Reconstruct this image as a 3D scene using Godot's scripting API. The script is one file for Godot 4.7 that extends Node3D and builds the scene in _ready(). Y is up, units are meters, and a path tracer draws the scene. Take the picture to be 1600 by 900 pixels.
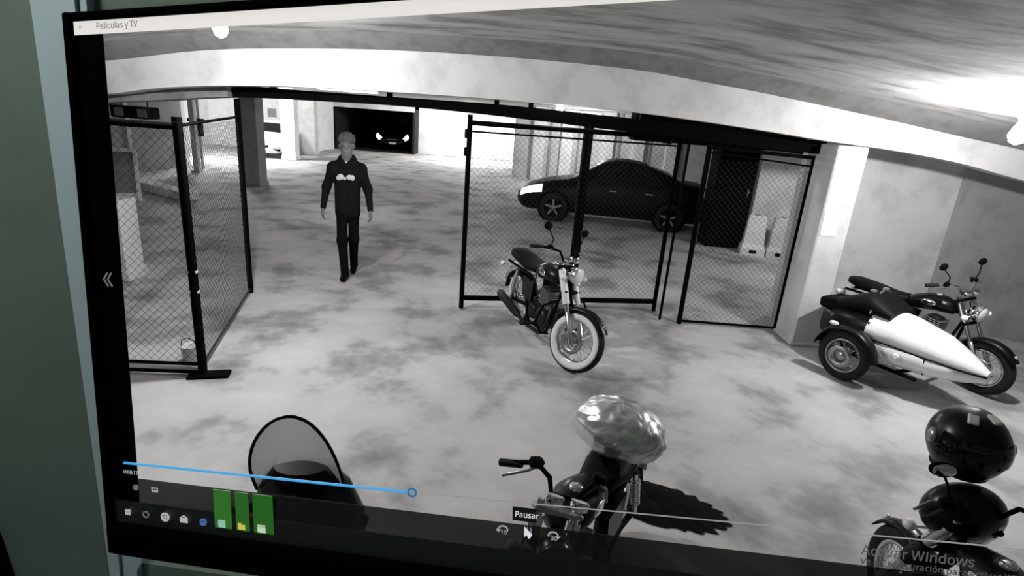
extends Node3D

# ------------------------------------------------------------------ shape kit
class Shape:
	var st := SurfaceTool.new()
	var xf := Transform3D.IDENTITY
	var side := PackedVector3Array()
	var cap := PackedVector3Array()
	func _init():
		st.begin(Mesh.PRIMITIVE_TRIANGLES)
	func q(a, b, c, d):
		side.append(a); side.append(b); side.append(c)
		side.append(a); side.append(c); side.append(d)
	func done(smooth := true):
		var vol := 0.0
		var o := Vector3.ZERO
		var every = [side, cap]
		var k := 0
		for arr in every:
			for i in arr.size():
				arr[i] = xf * arr[i]
				o += arr[i]; k += 1
		if k == 0: return
		o /= k
		for arr in every:
			for i in range(0, arr.size(), 3):
				vol += (arr[i] - o).dot((arr[i + 1] - o).cross(arr[i + 2] - o))
		for w in 2:
			var arr = every[w]
			st.set_smooth_group(0 if smooth and w == 0 else -1)
			for i in range(0, arr.size(), 3):
				st.add_vertex(arr[i])
				if vol < 0.0:
					st.add_vertex(arr[i + 1]); st.add_vertex(arr[i + 2])
				else:
					st.add_vertex(arr[i + 2]); st.add_vertex(arr[i + 1])
		side = PackedVector3Array(); cap = PackedVector3Array()
	func loft(rings, caps := true, smooth := true, closed := true):
		var m = rings[0].size()
		for i in rings.size() - 1:
			for j in (m if closed else m - 1):
				var k = (j + 1) % m
				q(rings[i][j], rings[i][k], rings[i + 1][k], rings[i + 1][j])
		if caps:
			for e in 2:
				var r = rings[0] if e == 0 else rings[rings.size() - 1]
				var c := Vector3.ZERO
				for p in r: c += p
				c /= m
				for j in m:
					var k = (j + 1) % m
					cap.append(c)
					if e == 0:
						cap.append(r[k]); cap.append(r[j])
					else:
						cap.append(r[j]); cap.append(r[k])
		done(smooth)
		return self
	func box(at, size, turn := Vector3.ZERO, c := 0.0):
		var b := Basis.from_euler(turn)
		var h = size * 0.5
		var rings = []
		if c <= 0.0:
			for y in [-1, 1]:
				rings.append([at + b * Vector3(-h.x, y * h.y, -h.z), at + b * Vector3(h.x, y * h.y, -h.z), at + b * Vector3(h.x, y * h.y, h.z), at + b * Vector3(-h.x, y * h.y, h.z)])
		else:
			for s in [[-h.y, c], [-h.y + c, 0.0], [h.y - c, 0.0], [h.y, c]]:
				var X = h.x - s[1]
				var Z = h.z - s[1]
				var r = []
				for p in [[-X + c, -Z], [X - c, -Z], [X, -Z + c], [X, Z - c], [X - c, Z], [-X + c, Z], [-X, Z - c], [-X, -Z + c]]:
					r.append(at + b * Vector3(p[0], s[0], p[1]))
				rings.append(r)
		return loft(rings, true, false)
	func tube(pts, rad, n := 8, caps := true, wide := 1.0):
		var rings = []
		var up := Vector3.UP
		var d0: Vector3 = (pts[1] - pts[0]).normalized()
		if absf(d0.dot(up)) > 0.9: up = Vector3.RIGHT
		var x: Vector3 = d0.cross(up).normalized()
		for i in pts.size():
			var a: Vector3 = pts[maxi(i - 1, 0)]
			var c: Vector3 = pts[mini(i + 1, pts.size() - 1)]
			var d: Vector3 = (c - a).normalized()
			x = (x - d * x.dot(d)).normalized()
			var y := d.cross(x)
			var r: float = rad[i] if rad is Array else rad
			var ring = []
			for j in n:
				var t := TAU * j / n
				ring.append(pts[i] + (x * cos(t) * wide + y * sin(t)) * r)
			rings.append(ring)
		return loft(rings, caps)
	# profile of (radius, along) swept around the axis a, through at
	func lathe(at, axis, profile, n := 24, closed_profile := false, smooth := true):
		var a: Vector3 = axis.normalized()
		var x := a.cross(Vector3.UP if absf(a.y) < 0.9 else Vector3.RIGHT).normalized()
		var y := a.cross(x)
		var rings = []
		var pr = profile.duplicate()
		if closed_profile: pr.append(profile[0])
		for p in pr:
			var ring = []
			for j in n:
				var t := TAU * j / n
				ring.append(at + (x * cos(t) + y * sin(t)) * maxf(p[0], 0.0001) + a * p[1])
			rings.append(ring)
		return loft(rings, not closed_profile, smooth)
	func ell(at, r, n := 14, turn := Vector3.ZERO):
		var b := Basis.from_euler(turn)
		var rings = []
		for i in range(0, n + 1):
			var ph := PI * clampf(float(i) / n, 0.01, 0.99)
			var ring = []
			for j in n * 2:
				var t := PI * j / n
				ring.append(at + b * (Vector3(sin(ph) * cos(t), cos(ph), sin(ph) * sin(t)) * r))
			rings.append(ring)
		return loft(rings)
	func torus(at, axis, R, r, n := 32, m := 10, squash := 1.0):
		var pr = []
		for i in m:
			var t := TAU * i / m
			pr.append([R + cos(t) * r, sin(t) * r * squash])
		return lathe(at, axis, pr, n, true)
	# polygon in the local xy plane of tr, depth along its z (both ways)
	func prism(poly, depth, tr := Transform3D.IDENTITY):
		var p := PackedVector2Array(poly)
		var ids := Geometry2D.triangulate_polygon(p)
		var m := p.size()
		var f = []
		var g = []
		for v in p:
			f.append(tr * Vector3(v.x, v.y, -depth * 0.5)); g.append(tr * Vector3(v.x, v.y, depth * 0.5))
		if not Geometry2D.is_polygon_clockwise(p):
			f.reverse(); g.reverse()
			for i in ids.size(): ids[i] = m - 1 - ids[i]
		for i in m:
			var k := (i + 1) % m
			q(f[i], f[k], g[k], g[i])
		for i in range(0, ids.size(), 3):
			var a = [ids[i], ids[i + 1], ids[i + 2]]
			var ar = (p[0] if false else Vector2.ZERO)
			var A = f[a[0]]; var B = f[a[1]]; var C = f[a[2]]
			var nrm: Vector3 = (B - A).cross(C - A)
			var outz: Vector3 = f[0] - g[0]
			if nrm.dot(outz) < 0.0:
				a.reverse()
			var want = 1
			# orient caps like the sides: check the first side quad against the outline
			cap.append(f[a[0]]); cap.append(f[a[1]]); cap.append(f[a[2]])
			cap.append(g[a[2]]); cap.append(g[a[1]]); cap.append(g[a[0]])
		# make the sides agree with the caps
		var mid := Vector3.ZERO
		for v in f: mid += v
		mid /= m
		var vol_side := 0.0
		for i in range(0, side.size(), 3):
			vol_side += (side[i] - mid).dot((side[i + 1] - mid).cross(side[i + 2] - mid))
		if vol_side < 0.0:
			side.reverse()
		done(false)
		return self
	func mesh(m) -> Mesh:
		st.generate_normals()
		st.set_material(m)
		st.index()
		return st.commit()

var taken := {}
func numbered(called):
	if not taken.has(called):
		taken[called] = 0
		return called
	taken[called] += 1
	return "%s_%03d" % [called, taken[called]]

func obj(called, sh, m, parent = null):
	var o := MeshInstance3D.new()
	o.name = called if parent else numbered(called)
	o.mesh = sh.mesh(m) if sh is Shape else sh
	if not (sh is Shape): o.material_override = m
	(parent if parent else self).add_child(o, true)
	return o
func struct(called, sh, m):
	var o = obj(called, sh, m); o.set_meta("kind", "structure"); o.set_meta("label", called.replace("_", " ") + " of the place")
	return o
func tag(o, label, category, group := ""):
	o.set_meta("label", label); o.set_meta("category", category)
	if group: o.set_meta("group", group)
	return o
func thing(called, label, category, at := Vector3.ZERO, turn := 0.0, group := ""):
	var o := Node3D.new(); o.name = numbered(called); add_child(o)
	o.position = at; o.rotation.y = turn
	return tag(o, label, category, group)
func stuff(o):
	o.set_meta("kind", "stuff"); return o

# ------------------------------------------------------------------ materials
func grey(v, warm := 0.0): return Color(v + warm, v, v - warm)
func mat(c, rough := 0.7, metal := 0.0) -> StandardMaterial3D:
	var m := StandardMaterial3D.new()
	m.albedo_color = c; m.roughness = rough; m.metallic = metal
	return m
func noise_tex(freq, lo, hi, seed_, octaves := 5, mid := 0.5, stretch := false):
	var n := FastNoiseLite.new()
	n.seed = seed_; n.frequency = freq; n.fractal_octaves = octaves
	n.noise_type = FastNoiseLite.TYPE_SIMPLEX_SMOOTH
	var t := NoiseTexture2D.new()
	n.fractal_gain = 0.62; t.width = 1024; t.height = 1024; t.seamless = true; t.noise = n
	var g := Gradient.new()
	g.offsets = PackedFloat32Array([0.0, mid * 0.6, mid, 1.0])
	g.colors = PackedColorArray([lo, lo.lerp(hi, 0.45), lo.lerp(hi, 0.8), hi])
	t.color_ramp = g
	return t
func bump_tex(freq, seed_, strength):
	var n := FastNoiseLite.new()
	n.seed = seed_; n.frequency = freq; n.fractal_octaves = 4
	var t := NoiseTexture2D.new()
	t.width = 512; t.height = 512; t.seamless = true; t.noise = n; t.as_normal_map = true; t.bump_strength = strength
	return t
func plaster(lo, hi, scale, seed_, freq := 0.006, rough := 0.85, bump := 0.0, mid := 0.5):
	var m = mat(Color.WHITE, rough)
	m.albedo_texture = noise_tex(freq, lo, hi, seed_, 5, mid)
	m.uv1_triplanar = true; m.uv1_world_triplanar = true; m.uv1_scale = Vector3(scale, scale, scale) if scale is float else scale
	if bump > 0.0:
		m.normal_enabled = true; m.normal_texture = bump_tex(0.02, seed_ + 7, bump * 8.0); m.normal_scale = bump
	return m
func glow(c, e):
	var m = mat(c, 0.6); m.emission_enabled = true; m.emission = c; m.emission_energy_multiplier = e
	return m
func pane(c, a, rough := 0.05):
	var m = mat(Color(c.r, c.g, c.b, a), rough); m.transparency = BaseMaterial3D.TRANSPARENCY_ALPHA
	return m
var M := {}

func table(pts, x):
	if x <= pts[0].x: return pts[0].y
	for i in pts.size() - 1:
		if x <= pts[i + 1].x:
			var a = pts[maxi(i - 1, 0)]; var b = pts[i]; var c = pts[i + 1]; var d = pts[mini(i + 2, pts.size() - 1)]
			var t: float = (x - b.x) / (c.x - b.x)
			var m1: float = (c.y - a.y) / (c.x - a.x) * (c.x - b.x)
			var m2: float = (d.y - b.y) / (d.x - b.x) * (c.x - b.x)
			var t2 := t * t
			var t3 := t2 * t
			return b.y * (2 * t3 - 3 * t2 + 1) + m1 * (t3 - 2 * t2 + t) + c.y * (-2 * t3 + 3 * t2) + m2 * (t3 - t2)
	return pts[pts.size() - 1].y
var soffit = [Vector2(-9.0, 1.60), Vector2(-4.11, 2.05), Vector2(-3.56, 2.148), Vector2(-2.62, 2.234), Vector2(-1.38, 2.271), Vector2(-0.14, 2.279), Vector2(1.1, 2.258), Vector2(2.36, 2.178), Vector2(2.93, 2.13), Vector2(3.64, 2.086), Vector2(4.28, 2.018), Vector2(4.96, 1.90), Vector2(8.0, 1.5)]
var crest = [Vector2(-9.0, 1.85), Vector2(-4.08, 2.355), Vector2(-3.22, 2.501), Vector2(-2.6, 2.568), Vector2(-1.38, 2.643), Vector2(-0.17, 2.662), Vector2(1.05, 2.636), Vector2(1.67, 2.578), Vector2(2.29, 2.514), Vector2(2.92, 2.438), Vector2(3.56, 2.356), Vector2(4.2, 2.267), Vector2(4.85, 2.183), Vector2(8.0, 1.75)]
# a bar that follows a curve: rings of four points at stations x; f(x) gives [(y,z) x 4]
func follow(x0, x1, n, f):
	var s := Shape.new()
	var rings = []
	for i in n + 1:
		var x = lerpf(x0, x1, float(i) / n)
		var r = []
		for p in f.call(x): r.append(Vector3(x, p.x, p.y))
		rings.append(r)
	# each of the four faces separately, to keep the long edges sharp
	var m = rings[0].size()
	for j in m:
		for i in n:
			s.q(rings[i][j], rings[i][(j + 1) % m], rings[i + 1][(j + 1) % m], rings[i + 1][j])
	for e in [0, n]:
		var r = rings[e]
		for j in range(1, m - 1):
			if e == 0:
				s.cap.append(r[0]); s.cap.append(r[j + 1]); s.cap.append(r[j])
			else:
				s.cap.append(r[0]); s.cap.append(r[j]); s.cap.append(r[j + 1])
	s.done(false)
	return s

# ------------------------------------------------------------------ ready
func _ready():
	# camera: the view of the security camera, pitched down and a little rolled
	var cam := Camera3D.new(); cam.name = "camera"
	var r0 := Vector3(0.9971, 0.0732, -0.0229)
	var u0 := Vector3(-0.0767, 0.9514, -0.2981)
	var b0 := Vector3(0.0, 0.2990, 0.9542)
	cam.transform = Transform3D(Basis(r0, u0, b0).orthonormalized(), Vector3(0, 2.142, 0))
	cam.fov = rad_to_deg(2.0 * atan(450.0 / 858.0)); cam.near = 0.05; cam.far = 120.0
	add_child(cam); cam.current = true
	var env := Environment.new()
	env.background_mode = Environment.BG_COLOR; env.background_color = Color.BLACK
	env.tonemap_mode = Environment.TONE_MAPPER_LINEAR; env.tonemap_exposure = 1.0
	env.sdfgi_enabled = true; env.ssao_enabled = true; env.ssil_enabled = true
	var we := WorldEnvironment.new(); we.name = "world_environment"; we.environment = env; add_child(we)
	materials()
	lights()
	shell()
	far_bays()
	gates()
	cars()
	bikes()
	walker()
	clutter()
	office()
	monitor()

func materials():
	M.floor = plaster(grey(0.40), grey(0.76, 0.004), 0.13, 11, 0.006, 0.8, 0.35, 0.5)
	M.ceil = plaster(grey(0.36), grey(0.74, 0.008), Vector3(0.12, 0.3, 0.4), 23, 0.006, 0.9, 0.3)
	M.beam = plaster(grey(0.70, 0.004), grey(0.80, 0.004), 0.3, 31, 0.006)
	M.concrete_shade = plaster(grey(0.36), grey(0.52, 0.004), 0.4, 37, 0.008, 0.9, 0.3)  # grey concrete, also the darker tone that paints shade on the haunch
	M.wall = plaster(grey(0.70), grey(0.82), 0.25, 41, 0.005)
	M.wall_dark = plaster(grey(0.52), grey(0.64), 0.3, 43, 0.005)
	M.white_wall = plaster(grey(0.82), grey(0.92), 0.2, 47, 0.005)
	M.grey_wall = plaster(grey(0.42), grey(0.56), 0.2, 53, 0.005)
	M.bay_shade = plaster(grey(0.035), grey(0.06), 0.2, 59, 0.005)  # near black colour stands in for the unlit depth of the bay
	M.steel = mat(grey(0.025), 0.85)
	M.wire = mat(grey(0.2), 0.8)
	M.steel.metallic_specular = 0.12; M.wire.metallic_specular = 0.2
	M.rubber = mat(grey(0.045), 0.85)
	M.white_rubber = mat(grey(0.9), 0.6)
	M.chrome = mat(grey(0.88), 0.16, 1.0)
	M.alu = mat(grey(0.62), 0.35, 0.9)
	M.black_paint = mat(grey(0.02), 0.28); M.black_paint.clearcoat_enabled = true; M.black_paint.clearcoat = 0.15; M.black_paint.metallic_specular = 0.3
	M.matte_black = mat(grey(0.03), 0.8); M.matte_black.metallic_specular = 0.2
	M.leather = mat(grey(0.05), 0.6); M.leather.metallic_specular = 0.25
	M.engine = mat(grey(0.13), 0.45, 0.5)
	M.lens = mat(grey(0.92), 0.12); M.lens.clearcoat_enabled = true
	M.white_paint = mat(grey(0.9), 0.3); M.white_paint.clearcoat_enabled = true
	M.pale_paint = mat(grey(0.88), 0.4)
	M.mirror = mat(grey(0.85), 0.05, 1.0)
	M.glass = pane(grey(0.03), 0.75)
	M.screen = mat(Color(0.86, 0.85, 0.85, 0.88), 0.35); M.screen.transparency = BaseMaterial3D.TRANSPARENCY_ALPHA; M.screen.backlight_enabled = true; M.screen.backlight = grey(0.55)
	M.foil = mat(grey(0.96), 0.3, 0.1)
	M.dark_glass = mat(grey(0.02), 0.06)

func lamp(label, at, energy, size := Vector3(1.2, 0.06, 0.12), called := "ceiling_light", hang := 0.0, group := ""):
	var t = thing(called, label, "light", at)
	var s := Shape.new(); s.box(Vector3(0, size.y * 0.5 + 0.02, 0), Vector3(size.x, size.y * 0.6, size.z * 1.3), Vector3.ZERO, 0.008); obj("housing", s, M.white_paint, t)
	s = Shape.new(); s.tube([Vector3(-size.x * 0.48, 0, 0), Vector3(size.x * 0.48, 0, 0)], 0.018, 10); obj("glowing_tube", s, glow(grey(1.0), 3.0), t)
	for e in [-1, 1]:
		s = Shape.new(); s.box(Vector3(e * size.x * 0.49, 0.005, 0), Vector3(0.02, 0.05, 0.05), Vector3.ZERO, 0.004); obj("end_cap", s, M.white_paint, t)
	if hang > 0.0:
		for e in [-1, 1]:
			s = Shape.new(); s.tube([Vector3(e * size.x * 0.35, size.y, 0), Vector3(e * size.x * 0.35, size.y + hang, 0)], 0.005, 6); obj("hanger", s, M.steel, t)
	var l := AreaLight3D.new() if false else OmniLight3D.new()
	l.name = "light"; l.position = Vector3(0, -0.06, 0); l.light_energy = energy; l.omni_range = 40.0; l.omni_attenuation = 2.0
	l.light_size = 0.12; l.shadow_enabled = true; l.light_color = grey(1.0)
	t.add_child(l)
	return t

func bulb(label, at, energy, hang, r := 0.05):
	var t = thing("bulb_light", label, "light", at)
	var s := Shape.new(); s.lathe(Vector3.ZERO, Vector3.UP, [[0.005, -r * 1.1], [r * 0.7, -r * 0.8], [r, 0.0], [r * 0.75, r * 0.8], [r * 0.4, r * 1.5], [r * 0.36, r * 1.8]], 40); obj("glowing_bulb", s, glow(grey(1.0), 12.0), t)
	s = Shape.new(); s.lathe(Vector3(0, r * 1.8, 0), Vector3.UP, [[r * 0.45, 0.0], [r * 0.5, 0.01], [r * 0.5, 0.05], [r * 0.3, 0.06]], 14); obj("socket", s, M.white_paint, t)
	s = Shape.new(); s.tube([Vector3(0, r * 1.8 + 0.055, 0), Vector3(0, r * 1.8 + 0.055 + hang, 0)], 0.006, 6); obj("cord", s, M.steel, t)
	var l := OmniLight3D.new()
	l.name = "light"; l.light_energy = energy; l.omni_range = 40.0; l.omni_attenuation = 2.0; l.light_size = r * 0.6; l.shadow_enabled = true
	t.add_child(l)
	return t

func lights():
	bulb("bright bare bulb under the stained ceiling above the sidecar at the right", Vector3(3.52, 2.27, -4.15), 4.2, 0.06, 0.06)
	bulb("glaring bulb on the ceiling in front of the beam at upper left", Vector3(-2.09, 2.55, -4.0), 5.2, 0.04, 0.05)
	bulb("small glaring bulb on the dark gate header in the middle", Vector3(0.36, 2.25, -6.12), 1.2, 0.14, 0.04)
	lamp("tube light over the floor between the gate and the walking person", Vector3(-3.4, 2.36, -11.0), 1.2)
	lamp("tube light over the far lane before the white wall", Vector3(-2.6, 2.36, -25.6), 16.0)
	lamp("tube light beside the far left white wall", Vector3(-10.2, 2.36, -18.6), 13.0)
	lamp("tube light over the bay of the white car", Vector3(-9.4, 2.36, -19.6), 6.0)
	lamp("tube light above the dark sedan in front of the panelled wall", Vector3(1.8, 2.36, -18.2), 5.0)
	lamp("tube light above the white barriers at the dark doorway", Vector3(5.3, 2.36, -8.4), 2.6)

# ------------------------------------------------------------------ the garage shell
func slab(called, at, size, m):
	return struct(called, Shape.new().box(at, size), m)

func shell():
	slab("floor", Vector3(-2.0, -0.1, -14.0), Vector3(24.0, 0.2, 34.0), M.floor)
	# vaulted near ceiling, haunch with shade put into its colour and white painted beam along the gate line
	struct("ceiling", follow(-8.0, 7.6, 70, func(x): return [Vector2(table(crest, x) + 0.12, -5.32), Vector2(table(crest, x) + 0.12, 2.6), Vector2(table(crest, x) + 0.32, 2.6), Vector2(table(crest, x) + 0.32, -5.32)]), M.ceil)
	struct("trim_1", follow(-8.0, 7.6, 70, func(x): return [Vector2(table(crest, x), -5.6), Vector2(table(crest, x) + 0.12, -5.32), Vector2(table(crest, x) + 0.32, -5.32), Vector2(table(crest, x) + 0.32, -5.6)]), M.concrete_shade)  # haunch coloured darker to stand in for the shaded band
	struct("ceiling_beam", follow(-8.0, 7.6, 70, func(x): return [Vector2(table(soffit, x), -5.6), Vector2(table(crest, x) + 0.32, -5.6), Vector2(table(crest, x) + 0.32, -5.8), Vector2(table(soffit, x), -5.8)]), M.beam)
	# right wall: two stretches behind the sidecar
	var f = func(x0, x1):
		var p = [Vector2(x0, 0.0), Vector2(x1, 0.0)]
		for i in 9:
			var x = lerpf(x1, x0, i / 8.0)
			p.append(Vector2(x, table(soffit, x) + 0.25))
		return p
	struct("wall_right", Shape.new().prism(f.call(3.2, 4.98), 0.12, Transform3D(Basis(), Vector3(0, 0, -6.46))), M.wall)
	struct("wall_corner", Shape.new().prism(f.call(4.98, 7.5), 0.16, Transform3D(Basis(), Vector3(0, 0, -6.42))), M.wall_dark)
	slab("wall_side", Vector3(7.6, 1.2, -2.0), Vector3(0.2, 2.4, 9.2), M.wall_dark)
	slab("wall_near", Vector3(-0.2, 1.5, 2.7), Vector3(15.8, 3.0, 0.2), M.wall_dark)
	slab("wall_left", Vector3(-8.1, 1.2, -1.6), Vector3(0.2, 2.4, 8.6), M.wall_dark)
	# upper far ceiling
	slab("ceiling_far", Vector3(-2.0, 2.6, -18.4), Vector3(24.0, 0.2, 25.2), M.beam)
	slab("wall_east", Vector3(7.6, 1.25, -18.4), Vector3(0.2, 2.5, 24.0), M.grey_wall)
	# column at the right end of the gate line
	var t = thing("concrete_column", "white painted concrete column left of the sidecar, carrying the notice", "column", Vector3(3.20, 0, -5.75))
	obj("shaft", Shape.new().box(Vector3(0, 1.05, 0), Vector3(0.30, 2.1, 0.40), Vector3.ZERO, 0.012), M.beam, t)
	obj("footing", Shape.new().box(Vector3(0, 0.02, 0), Vector3(0.33, 0.04, 0.43), Vector3.ZERO, 0.008), M.wall, t)
	var n = obj("paper_notice", Shape.new().box(Vector3(0, 0, 0), Vector3(0.16, 0.24, 0.003)), M.white_paint)
	n.position = Vector3(3.15, 1.33, -5.546); tag(n, "blank white paper notice taped to the white column", "notice")

func pillar(label, at, size, h, m, cat := "pillar", called := "concrete_pillar"):
	var t = thing(called, label, cat, at)
	obj("shaft", Shape.new().box(Vector3(0, h * 0.5, 0), Vector3(size.x, h, size.y), Vector3.ZERO, 0.012), m, t)
	obj("plinth", Shape.new().box(Vector3(0, 0.06, 0), Vector3(size.x + 0.05, 0.12, size.y + 0.05), Vector3.ZERO, 0.01), m, t)
	return t

func far_bays():
	var H := 2.5
	# far wall with the dark bay: white stretch, lintel, left stretch
	slab("wall_back", Vector3(-2.7, H * 0.5, -28.2), Vector3(5.0, H, 0.2), M.white_wall)
	slab("wall_back_lintel", Vector3(-7.15, 2.22, -27.0), Vector3(3.9, 0.56, 0.2), M.white_wall)
	slab("wall_bay_left", Vector3(-9.05, 0.97, -29.9), Vector3(0.1, 1.94, 6.0), M.bay_shade)
	slab("wall_bay_right", Vector3(-5.25, 0.97, -29.9), Vector3(0.1, 1.94, 5.6), M.bay_shade)
	slab("wall_bay_back", Vector3(-7.15, 0.97, -32.9), Vector3(3.9, 1.94, 0.1), M.bay_shade)
	slab("ceiling_bay", Vector3(-7.15, 2.0, -30.0), Vector3(3.9, 0.1, 5.9), M.bay_shade)
	slab("floor_bay", Vector3(-7.15, 0.004, -30.0), Vector3(3.7, 0.008, 5.9), M.bay_shade)
	slab("wall_west_back", Vector3(-11.5, H * 0.5, -24.4), Vector3(5.0, H, 0.2), M.white_wall)
	slab("wall_bay_side", Vector3(-9.1, H * 0.5, -25.8), Vector3(0.2, H, 2.6), M.white_wall)
	# left side: grey wall, white wall, return
	slab("wall_west", Vector3(-10.0, H * 0.5, -11.2), Vector3(0.2, H, 10.4), M.grey_wall)
	slab("wall_west_white", Vector3(-11.7, H * 0.5, -16.5), Vector3(3.6, H, 0.2), M.white_wall)
	slab("wall_west_far", Vector3(-13.6, H * 0.5, -20.4), Vector3(0.2, H, 8.0), M.white_wall)
	slab("wall_gate_left", Vector3(-9.1, H * 0.5, -5.95), Vector3(2.0, H, 0.2), M.grey_wall)
	# panelled wall behind the sedan, with piers
	slab("wall_panelled", Vector3(3.6, H * 0.5, -20.5), Vector3(7.8, H, 0.2), M.wall)
	slab("wall_return", Vector3(-0.25, H * 0.5, -24.3), Vector3(0.15, H, 7.6), M.white_wall)
	var k := 1
	for x in [0.55, 1.55, 3.0, 4.1, 5.3]:
		k += 1
		var s := Shape.new(); s.box(Vector3(x, H * 0.5, -20.32), Vector3(0.42, H, 0.24), Vector3.ZERO, 0.01)
		struct("trim_%d" % k, s, M.white_wall)
		s = Shape.new(); s.box(Vector3(x + 0.42, H * 0.5, -20.37), Vector3(0.08, H, 0.06)); struct("trim_%d" % (k + 10), s, M.wall_dark)
	# pillars
	pillar("broad grey concrete pillar behind the open fence leaf, nearest the camera on the left", Vector3(-6.6, 0, -13.75), Vector2(0.42, 0.42), H, M.grey_wall)
	pillar("slim white pillar just right of the white car", Vector3(-8.5, 0, -20.6), Vector2(0.5, 0.4), H, M.white_wall)
	pillar("pale pillar at the left edge of the dark bay", Vector3(-8.75, 0, -23.2), Vector2(0.55, 0.4), H, M.beam)
	# framed picture on the white wall behind the white car
	var t = thing("wall_sign", "small square grey sign on white wall above the white car", "sign", Vector3(-10.75, 1.5, -24.28))
	obj("board", Shape.new().box(Vector3.ZERO, Vector3(0.34, 0.34, 0.02), Vector3.ZERO, 0.004), M.grey_wall, t)
	obj("frame", Shape.new().box(Vector3(0, 0, -0.006), Vector3(0.4, 0.4, 0.02), Vector3.ZERO, 0.004), M.wall, t)
	# black service pier and light wall with barriers at the right
	slab("wall_service", Vector3(6.0, H * 0.5, -10.5), Vector3(3.2, H, 0.2), M.wall)
	t = thing("steel_door", "tall black steel door leaf in the dark pier right of the sedan", "door", Vector3(4.02, 0, -10.75))
	obj("leaf", Shape.new().box(Vector3(0, 1.2, 0), Vector3(0.72, 2.4, 0.5), Vector3.ZERO, 0.01), M.steel, t)
	obj("handle", Shape.new().tube([Vector3(0.25, 1.0, 0.25), Vector3(0.25, 1.0, 0.31), Vector3(0.25, 1.14, 0.31), Vector3(0.25, 1.14, 0.25)], 0.012, 8), M.alu, t)
	for y in [0.4, 1.2, 2.0]:
		obj("hinge", Shape.new().tube([Vector3(-0.33, y - 0.06, 0.262), Vector3(-0.33, y + 0.06, 0.262)], 0.014, 8), M.steel, t)
	t = thing("air_duct", "black ventilation duct under the ceiling at the right behind the gate", "duct", Vector3(3.6, 2.13, -9.6))
	obj("trunk", Shape.new().box(Vector3.ZERO, Vector3(3.6, 0.46, 0.5), Vector3.ZERO, 0.02), M.steel, t)
	for x in [-1.2, -0.1, 1.0]:
		obj("flange", Shape.new().box(Vector3(x, 0, 0), Vector3(0.05, 0.5, 0.54), Vector3.ZERO, 0.008), M.matte_black, t)
		obj("strap", Shape.new().box(Vector3(x + 0.3, 0.27, 0), Vector3(0.03, 0.10, 0.4)), M.steel, t)
	var dim = [Vector3(4.42, 0, -10.15), Vector3(4.85, 0, -10.03), Vector3(5.27, 0, -9.93)]
	var lb = ["white moulded barrier block beside the black steel door", "white moulded barrier block, middle of the three behind the mesh", "white moulded barrier block nearest the white column"]
	for i in 3:
		t = thing("barrier_block", lb[i], "barrier", dim[i], -0.25, "white barrier blocks behind the gate mesh")
		var s := Shape.new()
		var rings = []
		for y in [[0.0, 0.42, 0.36], [0.12, 0.42, 0.36], [0.2, 0.36, 0.24], [0.70, 0.30, 0.16], [0.72, 0.27, 0.13]]:
			var a = y[1] * 0.5; var b = y[2] * 0.5
			rings.append([Vector3(-a, y[0], -b), Vector3(a, y[0], -b), Vector3(a, y[0], b), Vector3(-a, y[0], b)])
		s.loft(rings, true, false); obj("body", s, M.white_wall if i != 1 else M.wall, t)
		obj("filler_cap", Shape.new().lathe(Vector3(0, 0.72, 0), Vector3.UP, [[0.045, 0.0], [0.045, 0.02], [0.03, 0.025]], 14), M.wall_dark, t)
		obj("slot", Shape.new().box(Vector3(0, 0.07, 0.17), Vector3(0.12, 0.06, 0.03)), M.matte_black, t)

# ------------------------------------------------------------------ gate line
func mesh_panel(t, w0, w1, y0, y1, pitch := 0.062):
	# chain link in the local xy plane, from x = w0..w1
	var s := Shape.new()
	var span = (w1 - w0) + (y1 - y0)
	var n := int(span / pitch)
	for sg in [1, -1]:
		for i in range(1, n):
			var c = i * pitch
			var a0 = maxf(0.0, c - (y1 - y0)); var a1 = minf(w1 - w0, c)
			if a1 - a0 < 0.01: continue
			var A: Vector3; var B: Vector3
			if sg == 1:
				A = Vector3(w0 + a0, y0 + c - a0, 0.002); B = Vector3(w0 + a1, y0 + c - a1, 0.002)
			else:
				A = Vector3(w1 - a0, y0 + c - a0, -0.002); B = Vector3(w1 - a1, y0 + c - a1, -0.002)
			s.tube([A, B], 0.0015, 3, false)
	stuff(obj("chain_link", s, M.wire, t))

func bar(t, called, a, b, w, m = null, d := -1.0):
	var s := Shape.new()
	s.tube([a, b], w * 0.5, 10)
	return obj(called, s, m if m else M.steel, t)

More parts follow.
